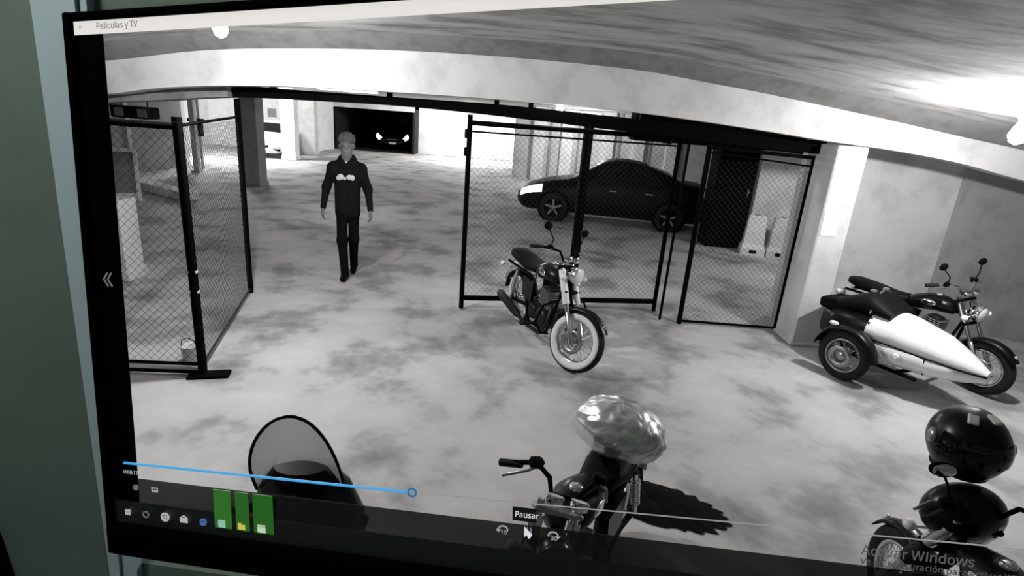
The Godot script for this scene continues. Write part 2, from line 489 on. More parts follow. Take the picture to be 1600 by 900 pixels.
func gates():
	# steel header under the beam: grey concrete stretch on the left, black steel on the right
	var hb = [Vector2(-8.0, 1.6), Vector2(-4.31, 1.965), Vector2(-3.77, 2.023), Vector2(-3.03, 2.108), Vector2(-2.11, 2.137), Vector2(-1.45, 2.148), Vector2(-0.79, 2.140), Vector2(0.2, 2.106), Vector2(0.73, 2.082), Vector2(1.59, 2.05), Vector2(2.52, 2.011), Vector2(3.13, 1.991)]
	var ht = [Vector2(-8.0, 1.85), Vector2(-4.3, 2.10), Vector2(-3.03, 2.22), Vector2(-2.11, 2.228), Vector2(-1.45, 2.232), Vector2(-0.34, 2.240), Vector2(0.38, 2.225), Vector2(1.17, 2.20), Vector2(2.03, 2.17), Vector2(3.13, 2.12)]
	struct("trim_20", follow(-8.0, -3.02, 24, func(x): return [Vector2(table(hb, x), -5.82), Vector2(table(ht, x), -5.82), Vector2(table(ht, x), -6.1), Vector2(table(hb, x), -6.1)]), M.concrete_shade)
	var t = thing("gate_header", "black steel header beam spanning the gate line under the white beam", "beam", Vector3(0, 0, 0))
	obj("bar", follow(-3.0, 3.1, 36, func(x): return [Vector2(table(hb, x), -5.88), Vector2(table(ht, x), -5.88), Vector2(table(ht, x), -6.0), Vector2(table(hb, x), -6.0)]), M.steel, t)
	for x in [-2.6, -1.4, -0.3, 0.05, 1.2, 2.3]:
		obj("bracket", Shape.new().box(Vector3(x, 2.26, -5.93), Vector3(0.05, 0.12, 0.06)), M.steel, t)
	# closed leaf with mesh (a frame, slightly ajar)
	t = thing("gate_leaf", "black framed chain link gate leaf between the walkway and the parked motorcycle", "gate", Vector3(-0.56, 0, -5.88), atan2(0.41, 2.28))
	var W := 2.32
	bar(t, "stile", Vector3(0, 0.02, 0), Vector3(0, 2.12, 0), 0.055)
	bar(t, "stile", Vector3(W, 0.02, 0), Vector3(W, 2.08, 0), 0.05)
	bar(t, "stile", Vector3(W * 0.54, 0.14, 0), Vector3(W * 0.54, 2.06, 0), 0.03)
	bar(t, "rail", Vector3(0, 0.14, 0), Vector3(W, 0.14, 0), 0.06)
	bar(t, "rail", Vector3(0, 2.04, 0), Vector3(W, 2.04, 0), 0.055)
	bar(t, "rail", Vector3(0, 1.955, 0), Vector3(W, 1.955, 0), 0.02)
	for y in [1.75, 1.93]:
		obj("hinge", Shape.new().box(Vector3(-0.02, y, 0.02), Vector3(0.06, 0.09, 0.06), Vector3.ZERO, 0.006), M.steel, t)
	mesh_panel(t, 0.02, W - 0.02, 0.16, 2.02)
	# thick pier in the middle of the gate line
	t = thing("gate_post", "thick black square post in the middle of the gate line behind the motorcycle", "post", Vector3(0.70, 0, -6.22))
	obj("shaft", Shape.new().box(Vector3(0, 1.06, 0), Vector3(0.10, 2.12, 0.10), Vector3.ZERO, 0.006), M.steel, t)
	obj("base_plate", Shape.new().box(Vector3(0, 0.01, 0), Vector3(0.18, 0.02, 0.18), Vector3.ZERO, 0.004), M.steel, t)
	# fixed post and side panel up to the column
	t = thing("fence_panel", "black framed chain link fence panel between gate leaf and white column", "fence", Vector3(1.95, 0, -5.97), atan2(0.02, 1.1))
	W = 1.1
	bar(t, "post", Vector3(0, 0.0, 0), Vector3(0, 2.0, 0), 0.055)
	bar(t, "post", Vector3(W, 0.0, 0.02), Vector3(W, 1.97, 0.02), 0.035)
	bar(t, "rail", Vector3(0, 0.035, 0), Vector3(W, 0.035, 0.02), 0.03)
	bar(t, "rail", Vector3(0, 1.93, 0), Vector3(W, 1.86, 0.02), 0.02)
	bar(t, "rail", Vector3(0, 1.98, 0), Vector3(W, 1.95, 0.02), 0.04)
	bar(t, "brace", Vector3(-0.22, 0.02, -0.03), Vector3(-0.21, 1.99, -0.03), 0.03)
	mesh_panel(t, 0.02, W - 0.02, 0.05, 1.86)
	# open leaf on the left, swung towards the camera
	var a := Vector3(-2.97, 0, -5.9); var b := Vector3(-2.44, 0, -3.98)
	W = a.distance_to(b)
	t = thing("gate_leaf", "black framed chain link gate leaf standing open towards the camera at left", "gate", a, atan2(-(b.z - a.z), b.x - a.x))
	bar(t, "stile", Vector3(0, 0.0, 0), Vector3(0, 2.10, 0), 0.06)
	bar(t, "stile", Vector3(W, 0.0, 0), Vector3(W, 1.96, 0), 0.07)
	bar(t, "rail", Vector3(0, 1.92, 0), Vector3(W, 1.90, 0), 0.025)
	bar(t, "rail", Vector3(0, 0.05, 0), Vector3(W, 0.05, 0), 0.02, M.wire)
	for y in [0.66, 0.82]:
		obj("tape_band", Shape.new().lathe(Vector3(W, y, 0), Vector3.UP, [[0.0365, 0.0], [0.0375, 0.002], [0.0375, 0.018], [0.0365, 0.02]], 14), M.white_paint, t)
	mesh_panel(t, 0.02, W - 0.03, 0.07, 1.89)
	# second leaf folded out of frame to the left
	t = thing("fence_panel", "black framed chain link fence panel at the far left edge with doubled bottom rail", "fence", b + Vector3(0.05, 0, 0.09), PI + 0.08)
	W = 1.8
	bar(t, "rail", Vector3(0, 0.10, 0), Vector3(W, 0.10, 0), 0.028)
	bar(t, "rail", Vector3(0, 0.03, 0), Vector3(W, 0.03, 0), 0.03)
	bar(t, "rail", Vector3(0.0, 1.90, 0), Vector3(W, 1.90, 0), 0.05)
	bar(t, "post", Vector3(0, 0.0, 0), Vector3(0, 1.93, 0), 0.045)
	bar(t, "post", Vector3(W, 0.0, 0), Vector3(W, 1.93, 0), 0.045)
	obj("foot_plate", Shape.new().box(Vector3(-0.05, 0.012, 0.0), Vector3(0.3, 0.024, 0.12), Vector3(0, 0.2, 0), 0.005), M.steel, t)
	mesh_panel(t, 0.02, W - 0.02, 0.12, 1.88)

# ------------------------------------------------------------------ cars
var CAR = {
	"yb": [Vector2(-2.2, 0.36), Vector2(-2.05, 0.24), Vector2(-1.7, 0.2), Vector2(1.7, 0.2), Vector2(2.05, 0.22), Vector2(2.2, 0.34)],
	"belt": [Vector2(-2.2, 0.82), Vector2(-2.0, 0.94), Vector2(-1.5, 0.97), Vector2(-0.5, 0.94), Vector2(0.6, 0.88), Vector2(1.3, 0.78), Vector2(1.9, 0.68), Vector2(2.2, 0.5)],
	"top": [Vector2(-2.2, 0.90), Vector2(-2.0, 1.03), Vector2(-1.6, 1.08), Vector2(-1.15, 1.26), Vector2(-0.6, 1.42), Vector2(-0.1, 1.455), Vector2(0.25, 1.39), Vector2(0.65, 1.17), Vector2(0.95, 0.985), Vector2(1.4, 0.90), Vector2(1.9, 0.76), Vector2(2.12, 0.66), Vector2(2.2, 0.57)],
	"w": [Vector2(-2.2, 0.58), Vector2(-2.05, 0.76), Vector2(-1.5, 0.86), Vector2(0.0, 0.875), Vector2(1.3, 0.85), Vector2(1.9, 0.76), Vector2(2.1, 0.64), Vector2(2.2, 0.48)],
	"wt": [Vector2(-2.2, 0.46), Vector2(-2.0, 0.62), Vector2(-1.5, 0.64), Vector2(-0.8, 0.57), Vector2(0.1, 0.57), Vector2(0.9, 0.66), Vector2(1.4, 0.66), Vector2(1.9, 0.55), Vector2(2.2, 0.36)],
}
func car_ring(x, off := 0.0):
	var yb = table(CAR.yb, x); var be = table(CAR.belt, x); var tp = table(CAR.top, x); var w = table(CAR.w, x) + off; var wt = table(CAR.wt, x) + off
	be = minf(be, tp - 0.03); tp += off
	var p = [Vector2(0, yb), Vector2(w * 0.8, yb), Vector2(w * 0.965, yb + 0.07), Vector2(w, lerpf(yb, be, 0.45)), Vector2(w * 0.995, lerpf(yb, be, 0.75)), Vector2(w * 0.965, be),
		Vector2(lerpf(w * 0.965, wt, 0.5), lerpf(be, tp, 0.48)), Vector2(lerpf(w * 0.965, wt, 0.93), lerpf(be, tp, 0.88)), Vector2(wt * 0.88, lerpf(be, tp, 0.97)), Vector2(wt * 0.5, tp + 0.012), Vector2(0, tp + 0.018)]
	return p
func car_patch(x0, x1, j0, j1, sgn, off, n := 8, lean0 := 0.0, lean1 := 0.0):
	# a thin panel lying on the skin between ring places j0..j1; lean shifts x with height
	var s := Shape.new()
	for lay in [off, off - 0.004]:
		pass
	var grid = []
	for lay in [off, off - 0.006]:
		var rows = []
		for a in 5:
			var fj = lerpf(j0, j1, a / 4.0)
			var row = []
			for i in n + 1:
				var x = lerpf(x0 + lean0 * a / 4.0, x1 + lean1 * a / 4.0, float(i) / n)
				var r = car_ring(x, lay)
				var jj := mini(int(fj), 9)
				var p = r[jj].lerp(r[jj + 1], fj - jj)
				row.append(Vector3(x, p.y, p.x * sgn))
			rows.append(row)
		grid.append(rows)
	for a in 4:
		for i in n:
			s.q(grid[0][a][i], grid[0][a][i + 1], grid[0][a + 1][i + 1], grid[0][a + 1][i])
			s.q(grid[1][a][i], grid[1][a + 1][i], grid[1][a + 1][i + 1], grid[1][a][i + 1])
	s.done(true)
	return s

func make_car(t, paint, lamp_m, detail := true):
	var s := Shape.new()
	var rings = []
	for i in 45:
		var x = -2.2 + 4.4 * i / 44.0
		var p = car_ring(x)
		var r = []
		for v in p: r.append(Vector3(x, v.y, v.x))
		for k in range(p.size() - 2, 0, -1): r.append(Vector3(x, p[k].y, -p[k].x))
		rings.append(r)
	s.loft(rings); obj("body", s, paint, t)
	for sg in [1, -1]:
		obj("side_window", car_patch(-0.28, 0.62, 5.08, 7.1, sg, 0.005, 8, 0.0, -0.42), M.dark_glass, t)
		obj("side_window", car_patch(-1.15, -0.36, 5.08, 7.1, sg, 0.005, 8, 0.42, 0.0), M.dark_glass, t)
	s = car_patch(0.34, 0.93, 7.6, 10.0, 1, 0.006)
	obj("windshield", s, M.dark_glass, t); obj("windshield", car_patch(0.34, 0.93, 7.6, 10.0, -1, 0.006), M.dark_glass, t)
	for sg in [1, -1]: obj("rear_window", car_patch(-1.55, -0.75, 7.6, 10.0, sg, 0.006), M.dark_glass, t)
	for sg in [1, -1]:
		var hl = obj("headlight", car_patch(1.6, 2.12, 4.2, 6.2, sg, 0.014, 6), lamp_m, t)
		obj("tail_light", car_patch(-2.15, -1.9, 4.4, 5.9, sg, 0.01, 6), M.pale_paint if detail else M.matte_black, t)
		obj("bumper_vent", car_patch(1.95, 2.16, 2.2, 3.0, sg, 0.006, 4), M.matte_black, t)
		for x in [1.3, -1.3]:
			var w = obj("wheel", Shape.new().lathe(Vector3(x, 0.31, sg * 0.86), Vector3(0, 0, sg), [[0.02, -0.16], [0.27, -0.16], [0.305, -0.13], [0.31, -0.05], [0.305, 0.02], [0.28, 0.035], [0.21, 0.03]], 32, true), M.rubber, t)
			obj("arch", Shape.new().lathe(Vector3(x, 0.33, sg * 0.82), Vector3(0, 0, sg), [[0.30, -0.1], [0.375, -0.1], [0.375, 0.055], [0.36, 0.062], [0.32, 0.05]], 32, true), M.matte_black, t)
			obj("rim", Shape.new().lathe(Vector3(x, 0.31, sg * 0.86), Vector3(0, 0, sg), [[0.215, 0.034], [0.2, 0.03], [0.195, -0.02], [0.03, -0.02]], 28), M.matte_black, w)
			s = Shape.new()
			for k in 5:
				var a = TAU * k / 5 + 0.3
				var d := Vector3(cos(a), sin(a), 0)
				s.box(Vector3(x, 0.31, sg * 0.885) + d * 0.11, Vector3(0.17, 0.055, 0.02), Vector3(0, 0, a), 0.006)
			s.lathe(Vector3(x, 0.31, sg * 0.87), Vector3(0, 0, sg), [[0.06, 0.0], [0.06, 0.03], [0.03, 0.04]], 16)
			s.torus(Vector3(x, 0.31, sg * 0.88), Vector3(0, 0, 1), 0.2, 0.014, 28, 6)
			obj("spokes", s, M.alu, w)
		var mi = obj("mirror", Shape.new().ell(Vector3(0.66, 0.98, sg * 0.97), Vector3(0.06, 0.06, 0.10), 8), paint, t)
		obj("mirror_stalk", Shape.new().tube([Vector3(0.66, 0.94, sg * 0.84), Vector3(0.66, 0.96, sg * 0.93)], 0.02, 6), paint, mi)
		for x in [0.05, -0.75]:
			obj("door_handle", Shape.new().box(Vector3(x - 0.05, 0.80, sg * 0.885), Vector3(0.16, 0.025, 0.03), Vector3.ZERO, 0.006), M.chrome, t)
		for x in [0.72, -0.32]:
			obj("door_seam", car_patch(x, x + 0.012, 2.3, 5.0, sg, 0.002, 1), M.matte_black, t)
	obj("grille", Shape.new().box(Vector3(2.17, 0.50, 0), Vector3(0.07, 0.12, 0.7), Vector3.ZERO, 0.01), M.matte_black, t)
	obj("grille_bar", Shape.new().box(Vector3(2.205, 0.55, 0), Vector3(0.02, 0.02, 0.6), Vector3.ZERO, 0.004), M.chrome, t)
	obj("number_plate", Shape.new().box(Vector3(2.2, 0.38, 0), Vector3(0.02, 0.10, 0.36), Vector3.ZERO, 0.004), M.white_paint, t)
	obj("wiper", Shape.new().tube([Vector3(0.94, 1.0, 0.45), Vector3(0.75, 1.12, 0.1)], 0.007, 5), M.matte_black, t)

func cars():
	var hd := Vector2(-0.99, -0.14)
	var th := atan2(-hd.y, hd.x)
	# centre so that the near front wheel stands at (0.96, -12.23)
	var near := Vector2(-hd.y, hd.x)            # the car's right side; its left side faces the camera
	var c := Vector2(2.1, -12.65)
	var t = thing("car", "glossy black sedan parked behind the gate with bright headlights", "car", Vector3(c.x, 0, c.y), th)
	M.car_black = mat(grey(0.012), 0.45); M.car_black.metallic_specular = 0.3
	make_car(t, M.car_black, glow(grey(0.95), 1.4))
	t.scale = Vector3.ONE * 0.95
	t = thing("car", "white car parked between pillars in the far left bay", "car", Vector3(-9.85, 0, -22.0), -1.35)
	make_car(t, M.white_paint, M.lens)
	t.scale = Vector3.ONE * 0.88
	t = thing("car", "dark car with lit headlights inside the black far bay", "car", Vector3(-6.98, 0.01, -30.3), -1.35)
	make_car(t, M.black_paint, glow(grey(1.0), 2.0))

# ------------------------------------------------------------------ motorcycles
func arc_shell(s, c, R, a0, a1, w, thick, depth):
	# a mudguard: closed cross-section swept along an arc in the xy plane
	var rings = []
	for i in 17:
		var a = lerpf(a0, a1, i / 16.0)
		var d := Vector3(cos(a), sin(a), 0)
		var ring = []
		for k in 7:
			var b = lerpf(-1.0, 1.0, k / 6.0)
			ring.append(c + d * (R - depth * b * b) + Vector3(0, 0, b * w))
		for k in 7:
			var b = lerpf(1.0, -1.0, k / 6.0)
			ring.append(c + d * (R - thick - depth * b * b) + Vector3(0, 0, b * (w - thick)))
		rings.append(ring)
	s.loft(rings)

func make_wheel(t, c, R, xf, white, spokes := 18, tyre_r := 0.052, rim_m = null, called := "wheel"):
	var rr: float = R - tyre_r * 2.0
	var s := Shape.new(); s.xf = xf
	s.lathe(c, Vector3.BACK, [[rr + 0.012, -0.035], [rr + 0.012, 0.035], [rr - 0.006, 0.03], [rr - 0.012, 0.0], [rr - 0.006, -0.03]], 40, true)
	s.lathe(c, Vector3.BACK, [[0.02, -0.075], [0.055, -0.06], [0.055, -0.045], [0.035, -0.03], [0.035, 0.03], [0.075, 0.04], [0.075, 0.06], [0.02, 0.075]], 20)
	var w = obj(called, s, rim_m if rim_m else M.chrome, t)
	s = Shape.new(); s.xf = xf
	s.torus(c, Vector3.BACK, R - tyre_r, tyre_r, 44, 12, 0.9); obj("tyre", s, M.rubber, w)
	if white:
		for e in [-1, 1]:
			s = Shape.new(); s.xf = xf
			s.lathe(c, Vector3.BACK, [[rr + 0.004, e * 0.034], [rr + 0.03, e * 0.0475], [rr + tyre_r, e * 0.0505], [rr + tyre_r + 0.018, e * 0.0475], [rr + tyre_r + 0.016, e * 0.042], [rr + tyre_r, e * 0.044], [rr + 0.006, e * 0.028]], 44, true)
			obj("whitewall", s, M.white_rubber, w)
	s = Shape.new(); s.xf = xf
	for k in spokes:
		var a = TAU * k / spokes
		for e in [-1, 1]:
			var b = a + 0.35 * e
			s.tube([c + Vector3(cos(a), sin(a), 0) * 0.045 + Vector3(0, 0, 0.045 * e), c + Vector3(cos(b), sin(b), 0) * (rr - 0.004)], 0.0025, 4, false)
	stuff(obj("spokes", s, M.chrome, w))
	s = Shape.new(); s.xf = xf
	s.lathe(c + Vector3(0, 0, 0.085), Vector3.BACK, [[0.07, 0.0], [0.115, 0.0], [0.115, 0.005], [0.07, 0.005]], 28, true); obj("brake_disc", s, M.alu, w)
	return w

func motorcycle(t, o):
	var R: float = o.get("R", 0.30)
	var paint = o.get("paint", M.black_paint)
	var P := Vector3(0.36, 0.85, 0)
	var ax := Vector3(-0.454, 0.891, 0)
	var B := Basis(ax.normalized(), o.get("steer", 0.0))
	var S := Transform3D(B, P - B * P)
	var I := Transform3D.IDENTITY
	var s: Shape
	make_wheel(t, Vector3(0.66, R, 0), R, S, o.get("white", false))
	make_wheel(t, Vector3(-0.66, R, 0), R, I, o.get("white", false))
	# front fender
	s = Shape.new(); s.xf = S; arc_shell(s, Vector3(0.66, R, 0), R + 0.035, 0.55, 2.6, 0.07, 0.006, 0.03); var fe = obj("fender", s, paint, t)
	s = Shape.new(); s.xf = S; s.lathe(Vector3(0.66, R, 0) + Vector3(cos(0.75), sin(0.75), 0) * (R + 0.035), Vector3(cos(0.75), sin(0.75), 0), [[0.02, 0.0], [0.02, 0.008], [0.008, 0.02]], 10); obj("fender_badge", s, M.chrome, fe)
	s = Shape.new(); arc_shell(s, Vector3(-0.66, R, 0), R + 0.045, 0.35, 3.0, 0.08, 0.006, 0.03); obj("fender", s, paint, t)
	# fork legs
	for e in [-1, 1]:
		s = Shape.new(); s.xf = S
		var a := Vector3(0.66, R, 0.095 * e); var b := a + ax * 0.76
		s.tube([a - ax * 0.03, a + ax * 0.28, a + ax * 0.285], [0.027, 0.027, 0.022], 12)
		s.tube([a + ax * 0.28, b], 0.021, 12)
		var fk = obj("fork_leg", s, M.chrome, t)
		s = Shape.new(); s.xf = S
		s.tube([a + ax * (0.36 if o.get("white", false) else 0.50), a + ax * 0.69], 0.036, 14); obj("fork_cover", s, M.white_paint if o.get("white", false) else M.chrome, fk)
		if o.get("gaiter", false):
			s = Shape.new(); s.xf = S
			var pr = []
			for k in 13: pr.append([0.03 if k % 2 else 0.038, 0.27 + k * 0.017])
			s.lathe(a, ax, pr, 14, false, false); obj("gaiter", s, M.rubber, fk)
	s = Shape.new(); s.xf = S
	for d in [0.47, 0.72]:
		s = Shape.new(); s.xf = S; s.box(Vector3(0.66, R, 0) + ax * d, Vector3(0.07, 0.03, 0.25), Vector3(0, 0, 0.47), 0.008)
		obj("fork_yoke", s, M.alu if o.get("bright", false) else M.matte_black, t)
	# headlight
	var hc: Vector3 = Vector3(0.66, R, 0) + ax * (0.58 + o.get("lamp_up", 0.0)) + Vector3(0.10, 0.02, 0)
	s = Shape.new(); s.xf = S
	s.lathe(hc, Vector3(1, -0.08, 0), [[0.02, -0.10], [0.06, -0.085], [0.085, -0.03], [0.09, 0.01], [0.088, 0.02]], 24); var hl = obj("headlight", s, M.chrome if o.get("chrome_lamp", true) else paint, t)
	s = Shape.new(); s.xf = S
	s.lathe(hc, Vector3(1, -0.08, 0), [[0.083, 0.018], [0.07, 0.032], [0.04, 0.042], [0.005, 0.045]], 24); obj("lens", s, M.lens, hl)
	s = Shape.new(); s.xf = S; s.torus(hc + Vector3(0.02, 0, 0), Vector3(1, -0.08, 0), 0.086, 0.008, 24, 8); obj("bezel", s, M.chrome, hl)
	if o.get("fairing", false):
		s = Shape.new(); s.xf = S; s.ell(Vector3(0.42, 0.94, 0), Vector3(0.13, 0.17, 0.19), 14, Vector3(0, 0, 0.3)); obj("fairing", s, paint, t)
	# gauges
	for e in [-1, 1]:
		s = Shape.new(); s.xf = S
		var gc := Vector3(0.36, 1.03, 0.065 * e)
		s.lathe(gc, Vector3(-0.5, 0.85, 0), [[0.02, -0.04], [0.042, -0.03], [0.045, 0.0], [0.045, 0.008]], 18); var g = obj("gauge", s, M.chrome, t)
		s = Shape.new(); s.xf = S; s.lathe(gc, Vector3(-0.5, 0.85, 0), [[0.04, 0.0085], [0.02, 0.011], [0.003, 0.012]], 18); obj("dial", s, M.matte_black if not o.get("bright", false) else M.lens, g)
	# handlebar
	s = Shape.new(); s.xf = S
	var hb := Vector3(0.31, 1.0, 0)
	var dr: float = o.get("drop", 0.0)
	var hw: float = o.get("bar", 0.38)
	s.tube([hb + Vector3(-0.17, 0.07 - dr, -hw), hb + Vector3(-0.08, 0.09, -hw * 0.6), hb + Vector3(-0.01, 0.08, -hw * 0.38), hb + Vector3(0.0, 0.0, -0.06), hb + Vector3(0.0, 0.0, 0.06), hb + Vector3(-0.01, 0.08, hw * 0.38), hb + Vector3(-0.08, 0.09, hw * 0.6), hb + Vector3(-0.17, 0.07 - dr, hw)], 0.0125, 10)
	var h = obj("handlebar", s, M.chrome if not o.get("dark_bar", false) else M.matte_black, t)
	for e in [-1, 1]:
		s = Shape.new(); s.xf = S
		s.tube([hb + Vector3(-0.12, 0.081 - dr * 0.55, hw * 0.76 * e), hb + Vector3(-0.18, 0.068 - dr * 1.1, hw * 1.05 * e)], 0.019, 10); obj("grip", s, M.rubber, h)
		s = Shape.new(); s.xf = S
		s.tube([hb + Vector3(-0.05, 0.085, hw * 0.62 * e), hb + Vector3(-0.03, 0.075, hw * 0.75 * e), hb + Vector3(-0.09, 0.06 - dr, hw * 1.04 * e)], 0.007, 6); obj("lever", s, M.alu, h)
		s = Shape.new(); s.xf = S
		s.box(hb + Vector3(-0.07, 0.095, hw * 0.62 * e), Vector3(0.05, 0.05, 0.07), Vector3(0, 0.3 * e, 0), 0.01); obj("switch_box", s, M.matte_black, h)
		if o.get("mirrors", true):
			s = Shape.new(); s.xf = S
			var mb := hb + Vector3(-0.07, 0.1, hw * 0.6 * e)
			var me := mb + Vector3(-0.02, 0.17, 0.09 * e)
			s.tube([mb, mb + Vector3(0.02, 0.08, 0.02 * e), me], 0.006, 6); var mi = obj("mirror_stem", s, M.matte_black, h)
			s = Shape.new(); s.xf = S
			s.ell(me + Vector3(0, 0.02, 0.01 * e), Vector3(0.022, 0.04, 0.06), 10); obj("mirror_shell", s, M.matte_black, h)
			s = Shape.new(); s.xf = S
			s.ell(me + Vector3(-0.017, 0.02, 0.01 * e), Vector3(0.008, 0.034, 0.053), 8); obj("mirror_glass", s, M.mirror, h)
		# indicators
		s = Shape.new(); s.xf = S
		s.tube([hc + Vector3(-0.04, -0.03, 0.09 * e), hc + Vector3(-0.04, -0.03, 0.16 * e)], 0.008, 6)
		s.ell(hc + Vector3(-0.03, -0.03, 0.19 * e), Vector3(0.035, 0.03, 0.03), 8); obj("indicator", s, M.lens, t)
		s = Shape.new()
		s.tube([Vector3(-0.86, 0.66, 0.05 * e), Vector3(-0.88, 0.66, 0.14 * e)], 0.008, 6)
		s.ell(Vector3(-0.89, 0.66, 0.165 * e), Vector3(0.035, 0.03, 0.03), 8); obj("indicator", s, M.lens, t)
	# tank
	s = Shape.new()
	var rings = []
	for q in [[0.30, 0.80, 0.03, 0.03], [0.27, 0.80, 0.085, 0.075], [0.16, 0.815, 0.125, 0.10], [0.02, 0.81, 0.13, 0.10], [-0.10, 0.79, 0.11, 0.08], [-0.19, 0.765, 0.075, 0.05], [-0.21, 0.76, 0.03, 0.02]]:
		var ring = []
		for k in 20:
			var a = TAU * k / 20
			ring.append(Vector3(q[0], q[1] + sin(a) * q[3] * (1.0 if sin(a) > 0 else 0.8), cos(a) * q[2]))
		rings.append(ring)
	s.loft(rings); var tk = obj("fuel_tank", s, o.get("tank", paint), t)
	s = Shape.new(); s.lathe(Vector3(0.10, 0.912, 0), Vector3.UP, [[0.035, -0.01], [0.035, 0.012], [0.028, 0.018], [0.005, 0.02]], 16); obj("filler_cap", s, M.chrome, tk)
	for e in [-1, 1]:
		s = Shape.new(); s.ell(Vector3(0.06, 0.82, 0.122 * e), Vector3(0.075, 0.035, 0.012), 8); obj("tank_badge", s, M.chrome, tk)
	# seat
	s = Shape.new(); rings = []
	for q in [[-0.14, 0.77, 0.05, 0.03], [-0.18, 0.78, 0.10, 0.045], [-0.35, 0.765, 0.135, 0.05], [-0.55, 0.79, 0.13, 0.055], [-0.78, 0.81, 0.115, 0.055], [-0.86, 0.81, 0.07, 0.04], [-0.88, 0.81, 0.03, 0.02]]:
		var ring = []
		for k in 16:
			var a = TAU * k / 16
			ring.append(Vector3(q[0], q[1] + signf(sin(a)) * pow(absf(sin(a)), 0.6) * q[3], signf(cos(a)) * pow(absf(cos(a)), 0.7) * q[2]))
		rings.append(ring)
	s.loft(rings); obj("seat", s, M.leather, t)
	# frame
	s = Shape.new()
	for e in [-1, 1]:
		s.tube([Vector3(0.40, 0.80, 0.03 * e), Vector3(0.33, 0.45, 0.10 * e), Vector3(0.26, 0.24, 0.12 * e), Vector3(-0.18, 0.22, 0.13 * e), Vector3(-0.27, 0.45, 0.12 * e), Vector3(-0.22, 0.70, 0.10 * e), Vector3(-0.85, 0.70, 0.10 * e)], 0.016, 8)
		s.tube([Vector3(-0.22, 0.36, 0.10 * e), Vector3(-0.66, 0.30, 0.11 * e)], 0.02, 8)
	s.tube([Vector3(0.40, 0.80, 0), Vector3(-0.22, 0.70, 0)], 0.024, 8)
	obj("frame", s, M.matte_black, t)
	for e in [-1, 1]:
		s = Shape.new(); s.tube([Vector3(-0.64, 0.34, 0.135 * e), Vector3(-0.54, 0.68, 0.125 * e)], 0.016, 8)
		for k in 9: s.torus(Vector3(-0.64, 0.34, 0.135 * e).lerp(Vector3(-0.54, 0.68, 0.125 * e), 0.25 + k * 0.07), Vector3(0.1, 0.34, 0), 0.026, 0.005, 14, 6)
		obj("shock_absorber", s, M.chrome, t)
		s = Shape.new(); s.prism([Vector2(-0.08, 0.66), Vector2(-0.36, 0.66), Vector2(-0.34, 0.46), Vector2(-0.12, 0.44)], 0.03, Transform3D(Basis(), Vector3(0, 0, 0.125 * e))); obj("side_cover", s, paint, t)
		s = Shape.new(); s.tube([Vector3(0.02, 0.26, 0.12 * e), Vector3(0.02, 0.26, 0.30 * e)], 0.016, 8); obj("foot_peg", s, M.rubber, t)
	# engine
	s = Shape.new()
	s.box(Vector3(0.03, 0.36, 0), Vector3(0.40, 0.22, 0.20), Vector3.ZERO, 0.03)
	for e in [-1, 1]:
		s.lathe(Vector3(0.13, 0.35, 0.10 * e), Vector3(0, 0, e), [[0.11, 0.0], [0.11, 0.03], [0.09, 0.05], [0.01, 0.055]], 22)
		s.lathe(Vector3(-0.09, 0.35, 0.10 * e), Vector3(0, 0, e), [[0.085, 0.0], [0.085, 0.025], [0.07, 0.04], [0.01, 0.045]], 22)
	var en = obj("engine", s, M.engine, t)
	for k in 9:
		s = Shape.new(); s.box(Vector3(0.10 + k * 0.004, 0.48 + k * 0.021, 0), Vector3(0.19, 0.008, 0.21), Vector3(0, 0, -0.15), 0.002); obj("fin", s, M.alu, en)
	s = Shape.new(); s.box(Vector3(0.115, 0.57, 0), Vector3(0.12, 0.22, 0.14), Vector3(0, 0, -0.15), 0.01); obj("cylinder", s, M.engine, en)
	s = Shape.new(); s.box(Vector3(-0.06, 0.56, 0.02), Vector3(0.14, 0.08, 0.07), Vector3(0, 0, 0.1), 0.015); obj("carburettor", s, M.alu, en)
	# exhaust on the right side
	s = Shape.new()
	s.tube([Vector3(0.20, 0.55, 0.06), Vector3(0.30, 0.50, 0.10), Vector3(0.31, 0.34, 0.15), Vector3(0.20, 0.22, 0.17), Vector3(-0.15, 0.20, 0.18), Vector3(-0.3, 0.22, 0.18)], 0.021, 10)
	var exh = obj("exhaust_pipe", s, M.engine, t)
	s = Shape.new(); s.tube([Vector3(-0.28, 0.22, 0.18), Vector3(-0.36, 0.23, 0.18), Vector3(-0.85, 0.30, 0.18), Vector3(-0.9, 0.305, 0.18)], [0.024, 0.045, 0.05, 0.03], 14); obj("silencer", s, M.engine, exh)
	s = Shape.new(); s.box(Vector3(-0.94, 0.62, 0), Vector3(0.05, 0.07, 0.13), Vector3.ZERO, 0.015); obj("tail_lamp", s, M.lens, t)
	s = Shape.new(); s.box(Vector3(-0.955, 0.5, 0), Vector3(0.008, 0.12, 0.18), Vector3(0, 0, -0.15)); obj("number_plate", s, M.pale_paint, t)
	s = Shape.new(); s.tube([Vector3(-0.05, 0.24, -0.13), Vector3(-0.08, 0.012, -0.27)], 0.012, 8); s.box(Vector3(-0.085, 0.006, -0.28), Vector3(0.06, 0.012, 0.05)); obj("kickstand", s, M.steel, t)
	if o.get("guard", false):
		s = Shape.new()
		for e in [-1, 1]:
			s.tube([Vector3(0.34, 0.60, 0.06 * e), Vector3(0.36, 0.58, 0.22 * e), Vector3(0.36, 0.42, 0.30 * e), Vector3(0.34, 0.28, 0.22 * e), Vector3(0.28, 0.24, 0.11 * e)], 0.0125, 8)
		obj("crash_bar", s, M.matte_black, t)

func face(hx, hz): return atan2(-hz, hx)

